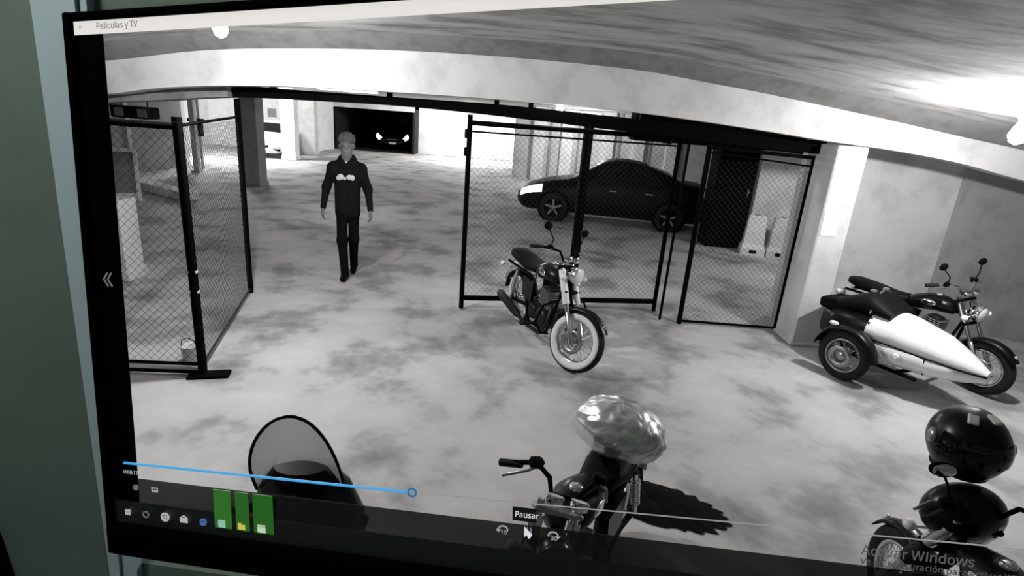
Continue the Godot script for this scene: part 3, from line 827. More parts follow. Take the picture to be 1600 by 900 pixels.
func bikes():
	# the classic motorcycle in the middle, bars turned to its left
	var t = thing("motorcycle", "black classic motorcycle with whitewall tyres and chrome fork, parked before the mesh gate leaf", "motorcycle", Vector3(0.352, 0, -5.07), face(0.40, 0.917))
	t.scale = Vector3.ONE * 0.93
	motorcycle(t, {"white": true, "steer": 0.52, "R": 0.30, "guard": true, "dark_bar": true, "lamp_up": 0.06})
	# the sidecar outfit by the right wall
	var h := Vector2(0.5, 0.866)
	t = thing("sidecar_motorcycle", "black motorcycle with a pointed white-nosed sidecar against the right wall", "motorcycle", Vector3(4.08, 0, -5.2), face(h.x, h.y))
	motorcycle(t, {"R": 0.29, "bar": 0.36, "steer": -0.15})
	sidecar(t, 0.72)
	t.scale = Vector3.ONE * 0.88
	# the motorcycle at the bottom, bars towards the camera
	t = thing("motorcycle", "black motorcycle at the bottom centre with chrome gauges, half hidden by the taskbar", "motorcycle", Vector3(0.36, 0, -1.95), face(-0.5, 0.866))
	motorcycle(t, {"R": 0.29, "steer": 0.75, "drop": 0.10, "mirrors": false, "bright": true, "bar": 0.27, "dark_bar": true})
	t.scale = Vector3.ONE * 0.8
	var o = obj("seat_cover", crumple(Vector3(0.25, 0.15, 0.19), 5), M.foil); o.position = Vector3(0.545, 0.80, -2.24); o.rotation.y = face(0.6, 0.5)
	tag(o, "crumpled shiny white plastic cover over the seat of the bottom centre motorcycle", "cover")
	var s := Shape.new(); s.xf = Transform3D(Basis(), Vector3(-0.62, 0.90, 0.16)); s.ell(Vector3.ZERO, Vector3(0.20, 0.10, 0.14), 12); obj("tail_bag", s, M.leather, t)
	# the motorcycle at the lower right
	t = thing("motorcycle", "black motorcycle at the lower right corner with ribbed fork and bright round mirror", "motorcycle", Vector3(1.85, 0, -1.55), face(0.09, -0.996))
	motorcycle(t, {"R": 0.29, "gaiter": true, "bar": 0.36, "dark_bar": true, "fairing": true})
	t.scale = Vector3.ONE * 0.8
	helmet()
	scooter()

func crumple(r, seed_):
	M.foil = mat(grey(0.9), 0.28, 0.75)
	var n := FastNoiseLite.new(); n.seed = seed_; n.frequency = 2.6; n.fractal_octaves = 4; n.noise_type = FastNoiseLite.TYPE_CELLULAR; n.cellular_return_type = FastNoiseLite.RETURN_DISTANCE
	var s := Shape.new()
	var rings = []
	for i in 37:
		var ph := PI * clampf(i / 36.0, 0.004, 0.996)
		var ring = []
		for j in 72:
			var a := TAU * j / 72.0
			var d := Vector3(sin(ph) * cos(a), cos(ph), sin(ph) * sin(a))
			var k: float = 1.0 + 0.15 * n.get_noise_3dv(d * 1.3) + 0.08 * n.get_noise_3dv(d * 3.4 + Vector3(9, 2, 4))
			var p: Vector3 = d * r * k
			if p.y < -r.y * 0.45: p.y = -r.y * 0.45 + (p.y + r.y * 0.45) * 0.3
			ring.append(p)
		rings.append(ring)
	s.loft(rings)
	return s

func sidecar(t, off):
	# local z of the sidecar's centre line is off; wheel outside it
	var s := Shape.new()
	var sect = func(x, w, y0, y1, n):
		var ring = []
		for k in n:
			var a = TAU * k / n
			var sy = sin(a); var sz = cos(a)
			var yy = lerpf(y0, y1, 0.5 + 0.5 * signf(sy) * pow(absf(sy), 0.75))
			ring.append(Vector3(x, yy, off + w * signf(sz) * pow(absf(sz), 0.65)))
		return ring
	# black tub
	s.loft([sect.call(-0.62, 0.10, 0.40, 0.60, 24), sect.call(-0.58, 0.22, 0.32, 0.68, 24), sect.call(-0.40, 0.30, 0.26, 0.74, 24), sect.call(-0.15, 0.33, 0.24, 0.76, 24), sect.call(-0.03, 0.33, 0.24, 0.76, 24)])
	var tub = obj("sidecar_tub", s, M.black_paint, t)
	# white pointed nose: upper shell and lower side panels, joined at a dark seam
	var top = Shape.new(); var low = Shape.new()
	var rt = []; var rl = []
	for q in [[-0.05, 0.335, 0.24, 0.50, 0.79], [0.2, 0.325, 0.25, 0.50, 0.77], [0.55, 0.26, 0.27, 0.48, 0.69], [0.78, 0.16, 0.32, 0.455, 0.58], [0.95, 0.05, 0.38, 0.44, 0.48]]:
		var r1 = []; var r2 = []
		for k in 13:
			var a = PI * k / 12.0
			r1.append(Vector3(q[0], q[3] + 0.006 + (q[4] - q[3]) * pow(sin(a), 0.8), off + q[1] * cos(a)))
			r2.append(Vector3(q[0], q[3] - 0.006 - (q[3] - q[2]) * pow(sin(a), 0.5), off + q[1] * cos(a)))
		rt.append(r1); rl.append(r2)
	top.loft(rt); low.loft(rl)
	obj("nose_cowl", top, M.white_paint, t); var lo = obj("nose_panel", low, M.pale_paint, t)
	s = Shape.new()
	for e in [-1, 1]:
		s.tube([Vector3(-0.05, 0.5, off + e * 0.338), Vector3(0.2, 0.5, off + e * 0.328), Vector3(0.55, 0.48, off + e * 0.263), Vector3(0.78, 0.455, off + e * 0.163), Vector3(0.95, 0.44, off + e * 0.052)], 0.007, 6)
		s.tube([Vector3(0.52, 0.475, off + e * 0.272), Vector3(0.52, 0.3, off + e * 0.215)], 0.006, 6)
	obj("seam", s, M.matte_black, lo)
	# folded hood behind the cockpit and a low screen
	s = Shape.new()
	s.loft([sect.call(-0.52, 0.20, 0.66, 0.76, 20), sect.call(-0.30, 0.27, 0.68, 0.87, 20), sect.call(-0.12, 0.29, 0.70, 0.95, 20), sect.call(-0.04, 0.27, 0.70, 0.90, 20), sect.call(0.12, 0.25, 0.70, 0.80, 20)])
	obj("folding_hood", s, M.leather, t)
	s = Shape.new(); s.tube([Vector3(-0.06, 0.74, off - 0.28), Vector3(-0.10, 0.90, off - 0.2), Vector3(-0.12, 0.96, off), Vector3(-0.10, 0.90, off + 0.2), Vector3(-0.06, 0.74, off + 0.28)], 0.012, 8); obj("hood_bow", s, M.chrome, t)
	for e in [-0.12, 0.12]:
		s = Shape.new(); s.box(Vector3(-0.16, 0.945, off + e), Vector3(0.06, 0.03, 0.05), Vector3.ZERO, 0.008); obj("clip", s, M.chrome, t)
	# rear luggage rack box
	s = Shape.new(); s.box(Vector3(-0.50, 0.70, off + 0.02), Vector3(0.30, 0.12, 0.40), Vector3(0, 0, 0.12), 0.02); obj("luggage_box", s, M.matte_black, t)
	# wheel with mudguard
	var wc := Vector3(-0.12, 0.27, off + 0.45)
	make_wheel(t, wc, 0.27, Transform3D.IDENTITY, false, 14, 0.05, M.alu)
	s = Shape.new(); arc_shell(s, wc, 0.33, 0.1, 3.0, 0.085, 0.006, 0.03); var fd = obj("fender", s, M.black_paint, t)
	s = Shape.new(); s.ell(wc + Vector3(-0.16, 0.315, 0.04), Vector3(0.05, 0.025, 0.03), 8); obj("marker_lamp", s, M.lens, fd)
	s = Shape.new()
	s.tube([Vector3(0.35, 0.28, 0.1), Vector3(0.35, 0.24, off), Vector3(0.3, 0.24, off + 0.25)], 0.02, 8)
	s.tube([Vector3(-0.35, 0.28, 0.1), Vector3(-0.35, 0.24, off), Vector3(-0.3, 0.24, off + 0.25)], 0.02, 8)
	s.tube([Vector3(-0.5, 0.24, off + 0.26), Vector3(0.5, 0.24, off + 0.26)], 0.02, 8)
	s.tube([Vector3(-0.12, 0.27, off + 0.26), wc], 0.02, 8)
	obj("chassis", s, M.matte_black, t)
	s = Shape.new(); s.lathe(Vector3(0.30, 0.42, off + 0.32), Vector3(0.2, 0.1, 1), [[0.03, 0.0], [0.035, 0.02], [0.02, 0.03]], 12); obj("reflector", s, M.lens, t)

func ragged_floor_shape():
	# low black mesh added over a dark area of the concrete, its edge ragged
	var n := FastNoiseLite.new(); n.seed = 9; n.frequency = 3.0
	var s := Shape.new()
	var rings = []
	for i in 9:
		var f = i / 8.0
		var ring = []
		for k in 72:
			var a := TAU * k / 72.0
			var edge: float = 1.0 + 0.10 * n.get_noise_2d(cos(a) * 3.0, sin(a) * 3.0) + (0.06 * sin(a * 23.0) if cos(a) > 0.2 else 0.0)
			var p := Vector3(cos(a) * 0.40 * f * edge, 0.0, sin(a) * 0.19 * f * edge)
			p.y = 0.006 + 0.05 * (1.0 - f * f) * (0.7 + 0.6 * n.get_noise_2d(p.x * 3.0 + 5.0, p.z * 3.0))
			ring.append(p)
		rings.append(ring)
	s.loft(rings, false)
	var o = obj("floor_dark_shape", s, M.matte_black); o.position = Vector3(0.96, 0.0, -2.76); o.rotation.y = -0.32
	tag(o, "thin black shape with a ragged edge added on the floor beside the bottom centre motorcycle", "sheet")

func helmet():
	ragged_floor_shape()
	var t = thing("helmet", "glossy black helmet resting on the gauges of the lower right motorcycle", "helmet", Vector3(1.87, 0.905, -1.96), face(-0.3, 1.0))
	t.scale = Vector3.ONE * 1.0
	var s := Shape.new()
	var rings = []
	for i in 25:
		var f = i / 24.0
		var y = 0.0 + f * 0.27
		var ring = []
		var rr: float
		if f < 0.45: rr = lerpf(0.085, 0.135, sin(f / 0.45 * PI * 0.5))
		else: rr = 0.135 * sqrt(maxf(0.0008, 1.0 - pow((f - 0.45) / 0.55, 2.0)))
		for k in 32:
			var a := TAU * k / 32
			ring.append(Vector3(cos(a) * rr * 1.15, y, sin(a) * rr))
		rings.append(ring)
	s.loft(rings); obj("shell", s, M.black_paint, t)
	s = Shape.new(); var r2 = []
	for lay in [0.006, -0.006]:
		pass
	var grid = []
	for a in 7:
		var row = []
		var f = lerpf(0.36, 0.68, a / 6.0)
		var rr = lerpf(0.085, 0.135, sin(minf(f / 0.45, 1.0) * PI * 0.5)) if f < 0.45 else 0.135 * sqrt(1.0 - pow((f - 0.45) / 0.55, 2.0))
		for k in 17:
			var b = lerpf(-1.15, 1.15, k / 16.0)
			row.append(Vector3(cos(b) * (rr * 1.15 + 0.005), f * 0.27, sin(b) * (rr + 0.005)))
		grid.append(row)
	for a in 6:
		for k in 16: s.q(grid[a][k], grid[a][k + 1], grid[a + 1][k + 1], grid[a + 1][k])
	s.done(); obj("visor", s, M.dark_glass, t)
	for e in [-1, 1]:
		s = Shape.new(); s.lathe(Vector3(0.02, 0.135, 0.128 * e), Vector3(0, 0, e), [[0.03, 0.0], [0.03, 0.01], [0.015, 0.016]], 16); obj("pivot", s, M.alu, t)
	s = Shape.new(); s.box(Vector3(0.055, 0.262, -0.03), Vector3(0.05, 0.014, 0.03), Vector3(0, 0.3, -0.3), 0.004); obj("vent", s, M.pale_paint, t)
	s = Shape.new(); s.box(Vector3(0.075, 0.255, 0.045), Vector3(0.05, 0.014, 0.035), Vector3(0, -0.3, -0.4), 0.004); obj("vent", s, M.pale_paint, t)
	s = Shape.new(); s.torus(Vector3(0, 0.008, 0), Vector3.UP, 0.088, 0.012, 28, 8); obj("neck_roll", s, M.leather, t)

func scooter():
	var t = thing("scooter", "dark scooter with a tall rounded clear windscreen at the bottom left", "scooter", Vector3(-0.665, 0, -1.4), face(-0.09, -1.0))
	t.scale = Vector3.ONE * 0.9
	var s: Shape
	for x in [0.42, -0.55]:
		s = Shape.new(); s.torus(Vector3(x, 0.22, 0), Vector3.BACK, 0.17, 0.055, 30, 10); var w = obj("wheel", s, M.rubber, t)
		s = Shape.new(); s.lathe(Vector3(x, 0.22, 0), Vector3.BACK, [[0.02, -0.06], [0.12, -0.05], [0.125, 0.0], [0.12, 0.05], [0.02, 0.06]], 24); obj("rim", s, M.alu, w)
	# leg shield
	s = Shape.new()
	var rings = []
	for q in [[0.52, 0.36, 0.16, 0.10], [0.47, 0.52, 0.2, 0.11], [0.36, 0.74, 0.22, 0.10], [0.28, 0.94, 0.18, 0.09], [0.25, 1.03, 0.10, 0.06]]:
		var ring = []
		for k in 20:
			var a := TAU * k / 20
			ring.append(Vector3(q[0] + cos(a) * q[3], q[1], sin(a) * q[2]))
		rings.append(ring)
	s.loft(rings); obj("front_cowl", s, M.black_paint, t)
	s = Shape.new(); s.box(Vector3(0.02, 0.28, 0), Vector3(0.62, 0.09, 0.30), Vector3.ZERO, 0.03); obj("footboard", s, M.matte_black, t)
	s = Shape.new(); s.ell(Vector3(-0.45, 0.52, 0), Vector3(0.42, 0.22, 0.19), 14); obj("body", s, M.black_paint, t)
	s = Shape.new(); s.ell(Vector3(-0.40, 0.73, 0), Vector3(0.38, 0.08, 0.15), 12); obj("seat", s, M.leather, t)
	s = Shape.new(); s.tube([Vector3(0.42, 0.22, 0.08), Vector3(0.40, 0.42, 0.08)], 0.02, 8); s.tube([Vector3(0.42, 0.22, -0.08), Vector3(0.40, 0.42, -0.08)], 0.02, 8); obj("fork", s, M.steel, t)
	s = Shape.new(); s.tube([Vector3(0.06, 0.94, -0.25), Vector3(0.16, 0.92, -0.12), Vector3(0.16, 0.92, 0.12), Vector3(0.06, 0.94, 0.25)], 0.018, 8); var hb = obj("handlebar", s, M.matte_black, t)
	for e in [-1, 1]:
		s = Shape.new(); s.tube([Vector3(0.09, 0.935, 0.20 * e), Vector3(0.055, 0.94, 0.28 * e)], 0.022, 10); obj("grip", s, M.rubber, hb)
	# windscreen: a rounded shell, with a dark rim
	var shell_ = Shape.new()
	var rim = []
	var rows = []
	for i in 13:
		var v = 1.0 - pow(1.0 - i / 12.2, 1.5)
		var row = []
		var y = 0.93 + 0.37 * v
		var hw = 0.165 * sqrt(maxf(0.0, 1.0 - pow(maxf(0.0, v - 0.15) / 0.85, 2.2))) + 0.002
		for k in 15:
			var b = lerpf(-1.0, 1.0, k / 14.0)
			row.append(Vector3(0.33 - 0.17 * v - 0.09 * pow(hw * b / 0.165, 2.0), y, hw * b))
		rows.append(row)
	for i in 12:
		for k in 14: shell_.q(rows[i][k], rows[i][k + 1], rows[i + 1][k + 1], rows[i + 1][k])
	shell_.done()
	var ws = obj("windscreen", shell_, M.screen, t)
	for i in 13: rim.append(rows[i][0])
	for k in range(1, 14): rim.append(rows[12][k])
	for i in range(12, -1, -1): rim.append(rows[i][14])
	s = Shape.new(); s.tube(rim, 0.006, 8); obj("windscreen_rim", s, M.matte_black, ws)

# ------------------------------------------------------------------ the walking person
func nets(s, bones, cell: float, K: float):
	var lo := Vector3(1e9, 1e9, 1e9); var hi := -lo
	var pad := 3.0 / K + cell * 2.0
	for b in bones:
		var r = maxf(b[2], b[3])
		for p in [b[0], b[1]]:
			lo = lo.min(p - Vector3.ONE * (r + pad)); hi = hi.max(p + Vector3.ONE * (r + pad))
	var nx := int((hi.x - lo.x) / cell) + 2; var ny := int((hi.y - lo.y) / cell) + 2; var nz := int((hi.z - lo.z) / cell) + 2
	var sum := PackedFloat32Array(); sum.resize(nx * ny * nz)
	for b in bones:
		var A: Vector3 = b[0]; var B: Vector3 = b[1]
		var ab := B - A
		var l2 := maxf(ab.length_squared(), 1e-9)
		var r: float = maxf(b[2], b[3]) + pad
		var p0: Vector3 = (A.min(B) - Vector3.ONE * r - lo) / cell; var p1: Vector3 = (A.max(B) + Vector3.ONE * r - lo) / cell
		for k in range(maxi(0, int(p0.z)), mini(nz, int(p1.z) + 1)):
			for j in range(maxi(0, int(p0.y)), mini(ny, int(p1.y) + 1)):
				var base := (k * ny + j) * nx
				for i in range(maxi(0, int(p0.x)), mini(nx, int(p1.x) + 1)):
					var p: Vector3 = lo + Vector3(i, j, k) * cell
					var u := clampf((p - A).dot(ab) / l2, 0.0, 1.0)
					sum[base + i] += exp(-K * (p.distance_to(A + ab * u) - lerpf(b[2], b[3], u)))
	var vert := {}
	var off = [0, 1, nx, nx + 1, nx * ny, nx * ny + 1, nx * ny + nx, nx * ny + nx + 1]
	var edges = [[0, 1], [2, 3], [4, 5], [6, 7], [0, 2], [1, 3], [4, 6], [5, 7], [0, 4], [1, 5], [2, 6], [3, 7]]
	for k in nz - 1:
		for j in ny - 1:
			var row := (k * ny + j) * nx
			for i in nx - 1:
				var at := row + i
				var ins := 0
				for o in off:
					if sum[at + o] > 1.0: ins += 1
				if ins == 0 or ins == 8: continue
				var c := Vector3.ZERO; var n := 0
				for e in edges:
					var f0 := sum[at + off[e[0]]]; var f1 := sum[at + off[e[1]]]
					if (f0 > 1.0) == (f1 > 1.0): continue
					var g0 := -log(maxf(f0, 1e-9)); var g1 := -log(maxf(f1, 1e-9))
					var u := g0 / (g0 - g1)
					var q0 := Vector3(e[0] & 1, (e[0] >> 1) & 1, e[0] >> 2); var q1 := Vector3(e[1] & 1, (e[1] >> 1) & 1, e[1] >> 2)
					c += q0.lerp(q1, u); n += 1
				vert[at] = lo + (Vector3(i, j, k) + c / n) * cell
	var dirs = [[1, nx, nx * ny], [nx, nx * ny, 1], [nx * ny, 1, nx]]
	for at in vert:
		for d in 3:
			var a: int = at; var b: int = at + dirs[d][0]
			# the edge a-b is shared by four cells
			var ia := sum[a] > 1.0
			if ia == (sum[b] > 1.0): continue
			var c1: int = at - dirs[d][1]; var c2: int = at - dirs[d][2]; var c3: int = at - dirs[d][1] - dirs[d][2]
			if not (vert.has(c1) and vert.has(c2) and vert.has(c3)): continue
			if ia: s.q(vert[at], vert[c1], vert[c3], vert[c2])
			else: s.q(vert[at], vert[c2], vert[c3], vert[c1])
	s.done(true)

func walker():
	# stands facing local +z, own left at +x
	var t = thing("person", "person with short hair walking in a black hoodie with white chest print and black trousers", "person", Vector3(-2.12, 0, -6.79), 0.16)
	var hip_l := Vector3(0.09, 0.93, -0.01); var hip_r := Vector3(-0.09, 0.93, 0.01)
	var kn_r := Vector3(-0.055, 0.50, 0.12); var an_r := Vector3(-0.03, 0.09, 0.13)
	var kn_l := Vector3(0.065, 0.49, -0.02); var an_l := Vector3(0.03, 0.13, -0.26)
	var sh_l := Vector3(0.17, 1.385, 0.0); var sh_r := Vector3(-0.17, 1.385, 0.0)
	var el_l := Vector3(0.245, 1.14, -0.01); var el_r := Vector3(-0.255, 1.14, -0.04)
	var wr_l := Vector3(0.285, 0.90, 0.10); var wr_r := Vector3(-0.285, 0.90, 0.05)
	var skin = mat(grey(0.43, 0.01), 0.6); var cloth = mat(grey(0.10), 0.95); cloth.metallic_specular = 0.1
	var denim = mat(grey(0.07), 0.95); denim.metallic_specular = 0.1
	var hair_m = mat(grey(0.33, 0.01), 0.8)
	var body := Shape.new()
	var bones = [[Vector3(-0.05, 1.0, 0), Vector3(-0.055, 1.28, 0.0), 0.055, 0.06], [Vector3(0.05, 1.0, 0), Vector3(0.055, 1.28, 0.0), 0.055, 0.06], [sh_l, sh_r, 0.04, 0.04], [Vector3(0, 1.4, 0), Vector3(0, 1.55, 0.015), 0.06, 0.052],
		[hip_l, kn_l, 0.055, 0.045], [kn_l, an_l, 0.042, 0.032], [hip_r, kn_r, 0.055, 0.045], [kn_r, an_r, 0.042, 0.032],
		[sh_l, el_l, 0.04, 0.034], [el_l, wr_l, 0.034, 0.024], [sh_r, el_r, 0.04, 0.034], [el_r, wr_r, 0.034, 0.024],
		[Vector3(0, 1.56, 0.03), Vector3(0, 1.60, 0.03), 0.05, 0.06]]
	nets(body, bones, 0.014, 45.0)
	# head, finer, with nose, brow, jaw and ears
	bones = [[Vector3(0, 1.655, -0.005), Vector3(0, 1.665, -0.02), 0.082, 0.085], [Vector3(0, 1.60, 0.035), Vector3(0, 1.575, 0.055), 0.055, 0.035], [Vector3(0, 1.555, 0.01), Vector3(0, 1.48, 0.0), 0.05, 0.052],
		[Vector3(0, 1.66, 0.078), Vector3(0, 1.622, 0.1), 0.009, 0.014], [Vector3(-0.03, 1.667, 0.068), Vector3(0.03, 1.667, 0.068), 0.012, 0.012], [Vector3(-0.018, 1.592, 0.08), Vector3(0.018, 1.592, 0.08), 0.011, 0.011],
		[Vector3(0.083, 1.645, -0.005), Vector3(0.086, 1.62, 0.0), 0.014, 0.010], [Vector3(-0.083, 1.645, -0.005), Vector3(-0.086, 1.62, 0.0), 0.014, 0.010]]
	nets(body, bones, 0.006, 130.0)
	# hands: palm, four curled fingers, thumb
	for e in [1, -1]:
		var w: Vector3 = wr_l if e == 1 else wr_r
		var f: Vector3 = (w - (el_l if e == 1 else el_r)).normalized()
		f = (f + Vector3(0, -0.3, 0)).normalized()
		var fwd := (Vector3(0, 0, 1) - f * f.z).normalized()      # across the knuckles, thumb side forward
		var inn: Vector3 = Vector3(-e, 0, 0)
		inn = (inn - f * inn.dot(f) - fwd * inn.dot(fwd)).normalized()
		var hb = [[w - f * 0.03, w + f * 0.02, 0.026, 0.022]]
		for k in 4:
			var c := w + f * 0.09 + fwd * (0.03 - 0.02 * k)
			hb.append([w + f * 0.02 + fwd * (0.012 - 0.008 * k), c, 0.015, 0.0115])
			var l: float = [0.036, 0.042, 0.039, 0.030][k]
			var p1 := c + (f * 0.92 + inn * 0.38).normalized() * l
			var p2 := p1 + (f * 0.6 + inn * 0.8).normalized() * l * 0.75
			hb.append([c, p1, 0.0095, 0.0085]); hb.append([p1, p2, 0.0085, 0.0075])
		var tb := w + f * 0.03 + fwd * 0.022
		var t1 := tb + (f * 0.7 + fwd * 0.6 + inn * 0.3).normalized() * 0.042
		hb.append([tb, t1, 0.013, 0.0105]); hb.append([t1, t1 + (f * 0.95 + inn * 0.3).normalized() * 0.03, 0.0105, 0.0085])
		nets(body, hb, 0.005, 260.0)
	var bd = obj("body", body, skin, t)
	for e in [-1, 1]:
		obj("ear_rim", Shape.new().torus(Vector3(0.092 * e, 1.635, -0.003), Vector3(1, 0, 0), 0.016, 0.004, 14, 6), skin, bd)
		obj("eye", Shape.new().ell(Vector3(0.031 * e, 1.652, 0.072), Vector3(0.012, 0.008, 0.008), 8), M.matte_black, bd)
	obj("mouth", Shape.new().box(Vector3(0, 1.588, 0.0895), Vector3(0.042, 0.005, 0.004)), mat(grey(0.3), 0.6), bd)
	# hair
	var s := Shape.new()
	var n := FastNoiseLite.new(); n.seed = 4; n.frequency = 9.0
	var hbn = [[Vector3(0, 1.685, -0.025), Vector3(0, 1.69, -0.03), 0.088, 0.088], [Vector3(0, 1.66, -0.06), Vector3(0, 1.61, -0.06), 0.06, 0.045]]
	for k in 26:
		var a := TAU * k * 0.381966
		var rr := sqrt((k + 0.5) / 26.0)
		var c := Vector3(cos(a) * 0.085 * rr, 1.782 - 0.045 * rr * rr, sin(a) * 0.078 * rr - 0.022)
		hbn.append([c - Vector3(0, 0.03, 0), c + Vector3(0.03 * n.get_noise_1d(k * 3.0) * 2.0, 0.008 + 0.04 * absf(n.get_noise_1d(k * 7.0 + 5.0)), 0.014), 0.026, 0.012])
	nets(s, hbn, 0.007, 110.0); obj("hair", s, hair_m, t)
	# hoodie
	s = Shape.new()
	nets(s, [[Vector3(-0.058, 0.84, 0), Vector3(-0.062, 1.28, 0), 0.096, 0.092], [Vector3(0.058, 0.84, 0), Vector3(0.062, 1.28, 0), 0.096, 0.092], [Vector3(-0.08, 1.30, 0), Vector3(0.08, 1.30, 0), 0.085, 0.085], [sh_l, sh_r, 0.05, 0.05], [Vector3(0, 1.47, -0.02), sh_l, 0.06, 0.045], [Vector3(0, 1.47, -0.02), sh_r, 0.06, 0.045],
		[Vector3(-0.05, 1.50, -0.05), Vector3(0.05, 1.50, -0.05), 0.045, 0.045], [Vector3(-0.07, 1.505, 0.0), Vector3(-0.03, 1.42, 0.07), 0.026, 0.02], [Vector3(0.07, 1.505, 0.0), Vector3(0.03, 1.42, 0.07), 0.026, 0.02],
		[sh_l, el_l, 0.058, 0.05], [el_l, wr_l, 0.048, 0.036], [sh_r, el_r, 0.058, 0.05], [el_r, wr_r, 0.048, 0.036]], 0.012, 60.0)
	var hood = obj("hoodie", s, cloth, t)
	s = Shape.new()
	var white = mat(grey(0.82), 0.8)
	for q in [[-0.062, 1.285, 0.038, 0.036], [-0.09, 1.27, 0.025, 0.028], [-0.015, 1.27, 0.022, 0.02], [0.045, 1.285, 0.04, 0.032], [0.075, 1.28, 0.028, 0.034]]:
		var zz = 0.118 - absf(q[0]) * absf(q[0]) * 1.8
		s.ell(Vector3(q[0], q[1], zz), Vector3(q[2], q[3], 0.012), 10)
	obj("chest_print", s, white, hood)
	s = Shape.new(); s.ell(Vector3(0, 1.45, 0.05), Vector3(0.03, 0.032, 0.02), 10); obj("undershirt", s, white, hood)
	# trousers
	s = Shape.new()
	nets(s, [[hip_l * Vector3(0.6, 1, 1), hip_r * Vector3(0.6, 1, 1), 0.06, 0.06], [hip_l * Vector3(0.8, 0.99, 1), kn_l, 0.07, 0.062], [kn_l, an_l, 0.060, 0.05], [hip_r * Vector3(0.8, 0.99, 1), kn_r, 0.07, 0.062], [kn_r, an_r, 0.060, 0.05]], 0.012, 65.0)
	obj("trousers", s, denim, t)
	for e in [1, -1]:
		s = Shape.new()
		if e == -1:
			nets(s, [[Vector3(-0.03, 0.045, 0.09), Vector3(-0.035, 0.042, 0.25), 0.045, 0.04], [Vector3(-0.03, 0.06, 0.12), Vector3(-0.03, 0.10, 0.12), 0.045, 0.045]], 0.009, 70.0)
		else:
			nets(s, [[Vector3(0.03, 0.085, -0.29), Vector3(0.035, 0.038, -0.14), 0.045, 0.038], [Vector3(0.03, 0.10, -0.27), Vector3(0.03, 0.14, -0.27), 0.045, 0.045]], 0.009, 70.0)
		obj("shoe", s, M.matte_black, t)

# ------------------------------------------------------------------ things at the left
func clutter():
	var t = pillar("short pale concrete bollard behind the fence at the left edge", Vector3(-4.55, 0, -6.1), Vector2(0.3, 0.3), 0.93, M.beam, "bollard", "concrete_bollard")
	# low pale kerb
	t = thing("concrete_kerb", "low pale concrete kerb lying across the left bay", "kerb", Vector3(-7.5, 0, -11.6), -0.55)
	for i in 4:
		obj("kerb_stone", Shape.new().box(Vector3(-1.2 + i * 0.62, 0.09, 0), Vector3(0.6, 0.18, 0.34), Vector3.ZERO, 0.02), M.white_wall, t)
	# white leaning frame
	t = thing("white_frame", "white wooden frame with a grey panel standing on the kerb at the left edge", "frame", Vector3(-7.75, 0.0, -10.55), 0.5)
	for e in [-1, 1]:
		obj("upright", Shape.new().box(Vector3(0.33 * e, 0.5, 0), Vector3(0.07, 1.0, 0.05), Vector3(-0.06, 0, 0), 0.006), M.white_wall, t)
	for y in [0.12, 0.97]:
		obj("crosspiece", Shape.new().box(Vector3(0, y, -0.03 * y), Vector3(0.72, 0.07, 0.05), Vector3(-0.06, 0, 0), 0.006), M.white_wall, t)
	obj("panel", Shape.new().box(Vector3(0, 0.55, -0.03), Vector3(0.6, 0.8, 0.012), Vector3(-0.06, 0, 0)), M.grey_wall, t)
	# ducts under the ceiling
	t = thing("extractor_unit", "dark boxy extractor unit with pipe hung high on the left behind the fence", "duct", Vector3(-6.9, 1.68, -10.0))
	obj("box", Shape.new().box(Vector3(0.05, 0.03, 0), Vector3(0.62, 0.2, 0.4), Vector3.ZERO, 0.015), M.matte_black, t)
	obj("pipe", Shape.new().tube([Vector3(-1.2, 0.16, 0), Vector3(-0.4, 0.16, 0), Vector3(-0.25, 0.08, 0)], 0.06, 12), M.alu, t)
	for x in [-0.18, 0.28]: obj("hanger", Shape.new().tube([Vector3(x, 0.12, 0), Vector3(x, 0.83, 0)], 0.01, 6), M.steel, t)
	for x in [-0.1, 0.3]: obj("louvre", Shape.new().box(Vector3(x, 0.03, 0.205), Vector3(0.16, 0.14, 0.015), Vector3.ZERO, 0.004), M.grey_wall, t)
	# pale upright posts and the dark box on the wall
	for q in [[Vector3(-9.25, 0, -13.1), "thin pale post under the dark extractor unit at the left edge"], [Vector3(-9.0, 0, -15.4), "thin pale post between the grey wall and the hanging dark box"]]:
		t = thing("pale_post", q[1], "post", q[0])
		obj("shaft", Shape.new().box(Vector3(0, 1.25, 0), Vector3(0.14, 2.5, 0.14), Vector3.ZERO, 0.008), M.beam, t)
		obj("foot", Shape.new().box(Vector3(0, 0.02, 0), Vector3(0.22, 0.04, 0.22), Vector3.ZERO, 0.005), M.beam, t)
	t = thing("meter_box", "dark electrical box hanging on a pole before the white wall", "box", Vector3(-9.3, 0, -16.1))
	obj("case", Shape.new().box(Vector3(0, 1.12, 0), Vector3(0.28, 0.4, 0.16), Vector3.ZERO, 0.015), M.steel, t)
	obj("lid", Shape.new().box(Vector3(-0.01, 1.36, 0.02), Vector3(0.4, 0.1, 0.2), Vector3.ZERO, 0.015), M.matte_black, t)
	obj("pole", Shape.new().tube([Vector3(0, 0, -0.1), Vector3(0, 2.4, -0.1)], 0.04, 10), M.wall, t)
	# white bucket next to the gate post
	t = thing("bucket", "small white bucket with a dark handle at the foot of the open gate leaf", "bucket", Vector3(-2.62, 0, -4.12))
	obj("pail", Shape.new().lathe(Vector3.ZERO, Vector3.UP, [[0.001, 0.0], [0.05, 0.0], [0.065, 0.13], [0.07, 0.14], [0.066, 0.145], [0.06, 0.13], [0.046, 0.01], [0.001, 0.01]], 20), M.white_paint, t)
	obj("handle", Shape.new().tube([Vector3(-0.066, 0.13, 0), Vector3(-0.05, 0.19, 0.01), Vector3(0.0, 0.215, 0.01), Vector3(0.05, 0.19, 0.01), Vector3(0.066, 0.13, 0)], 0.004, 6), M.steel, t)

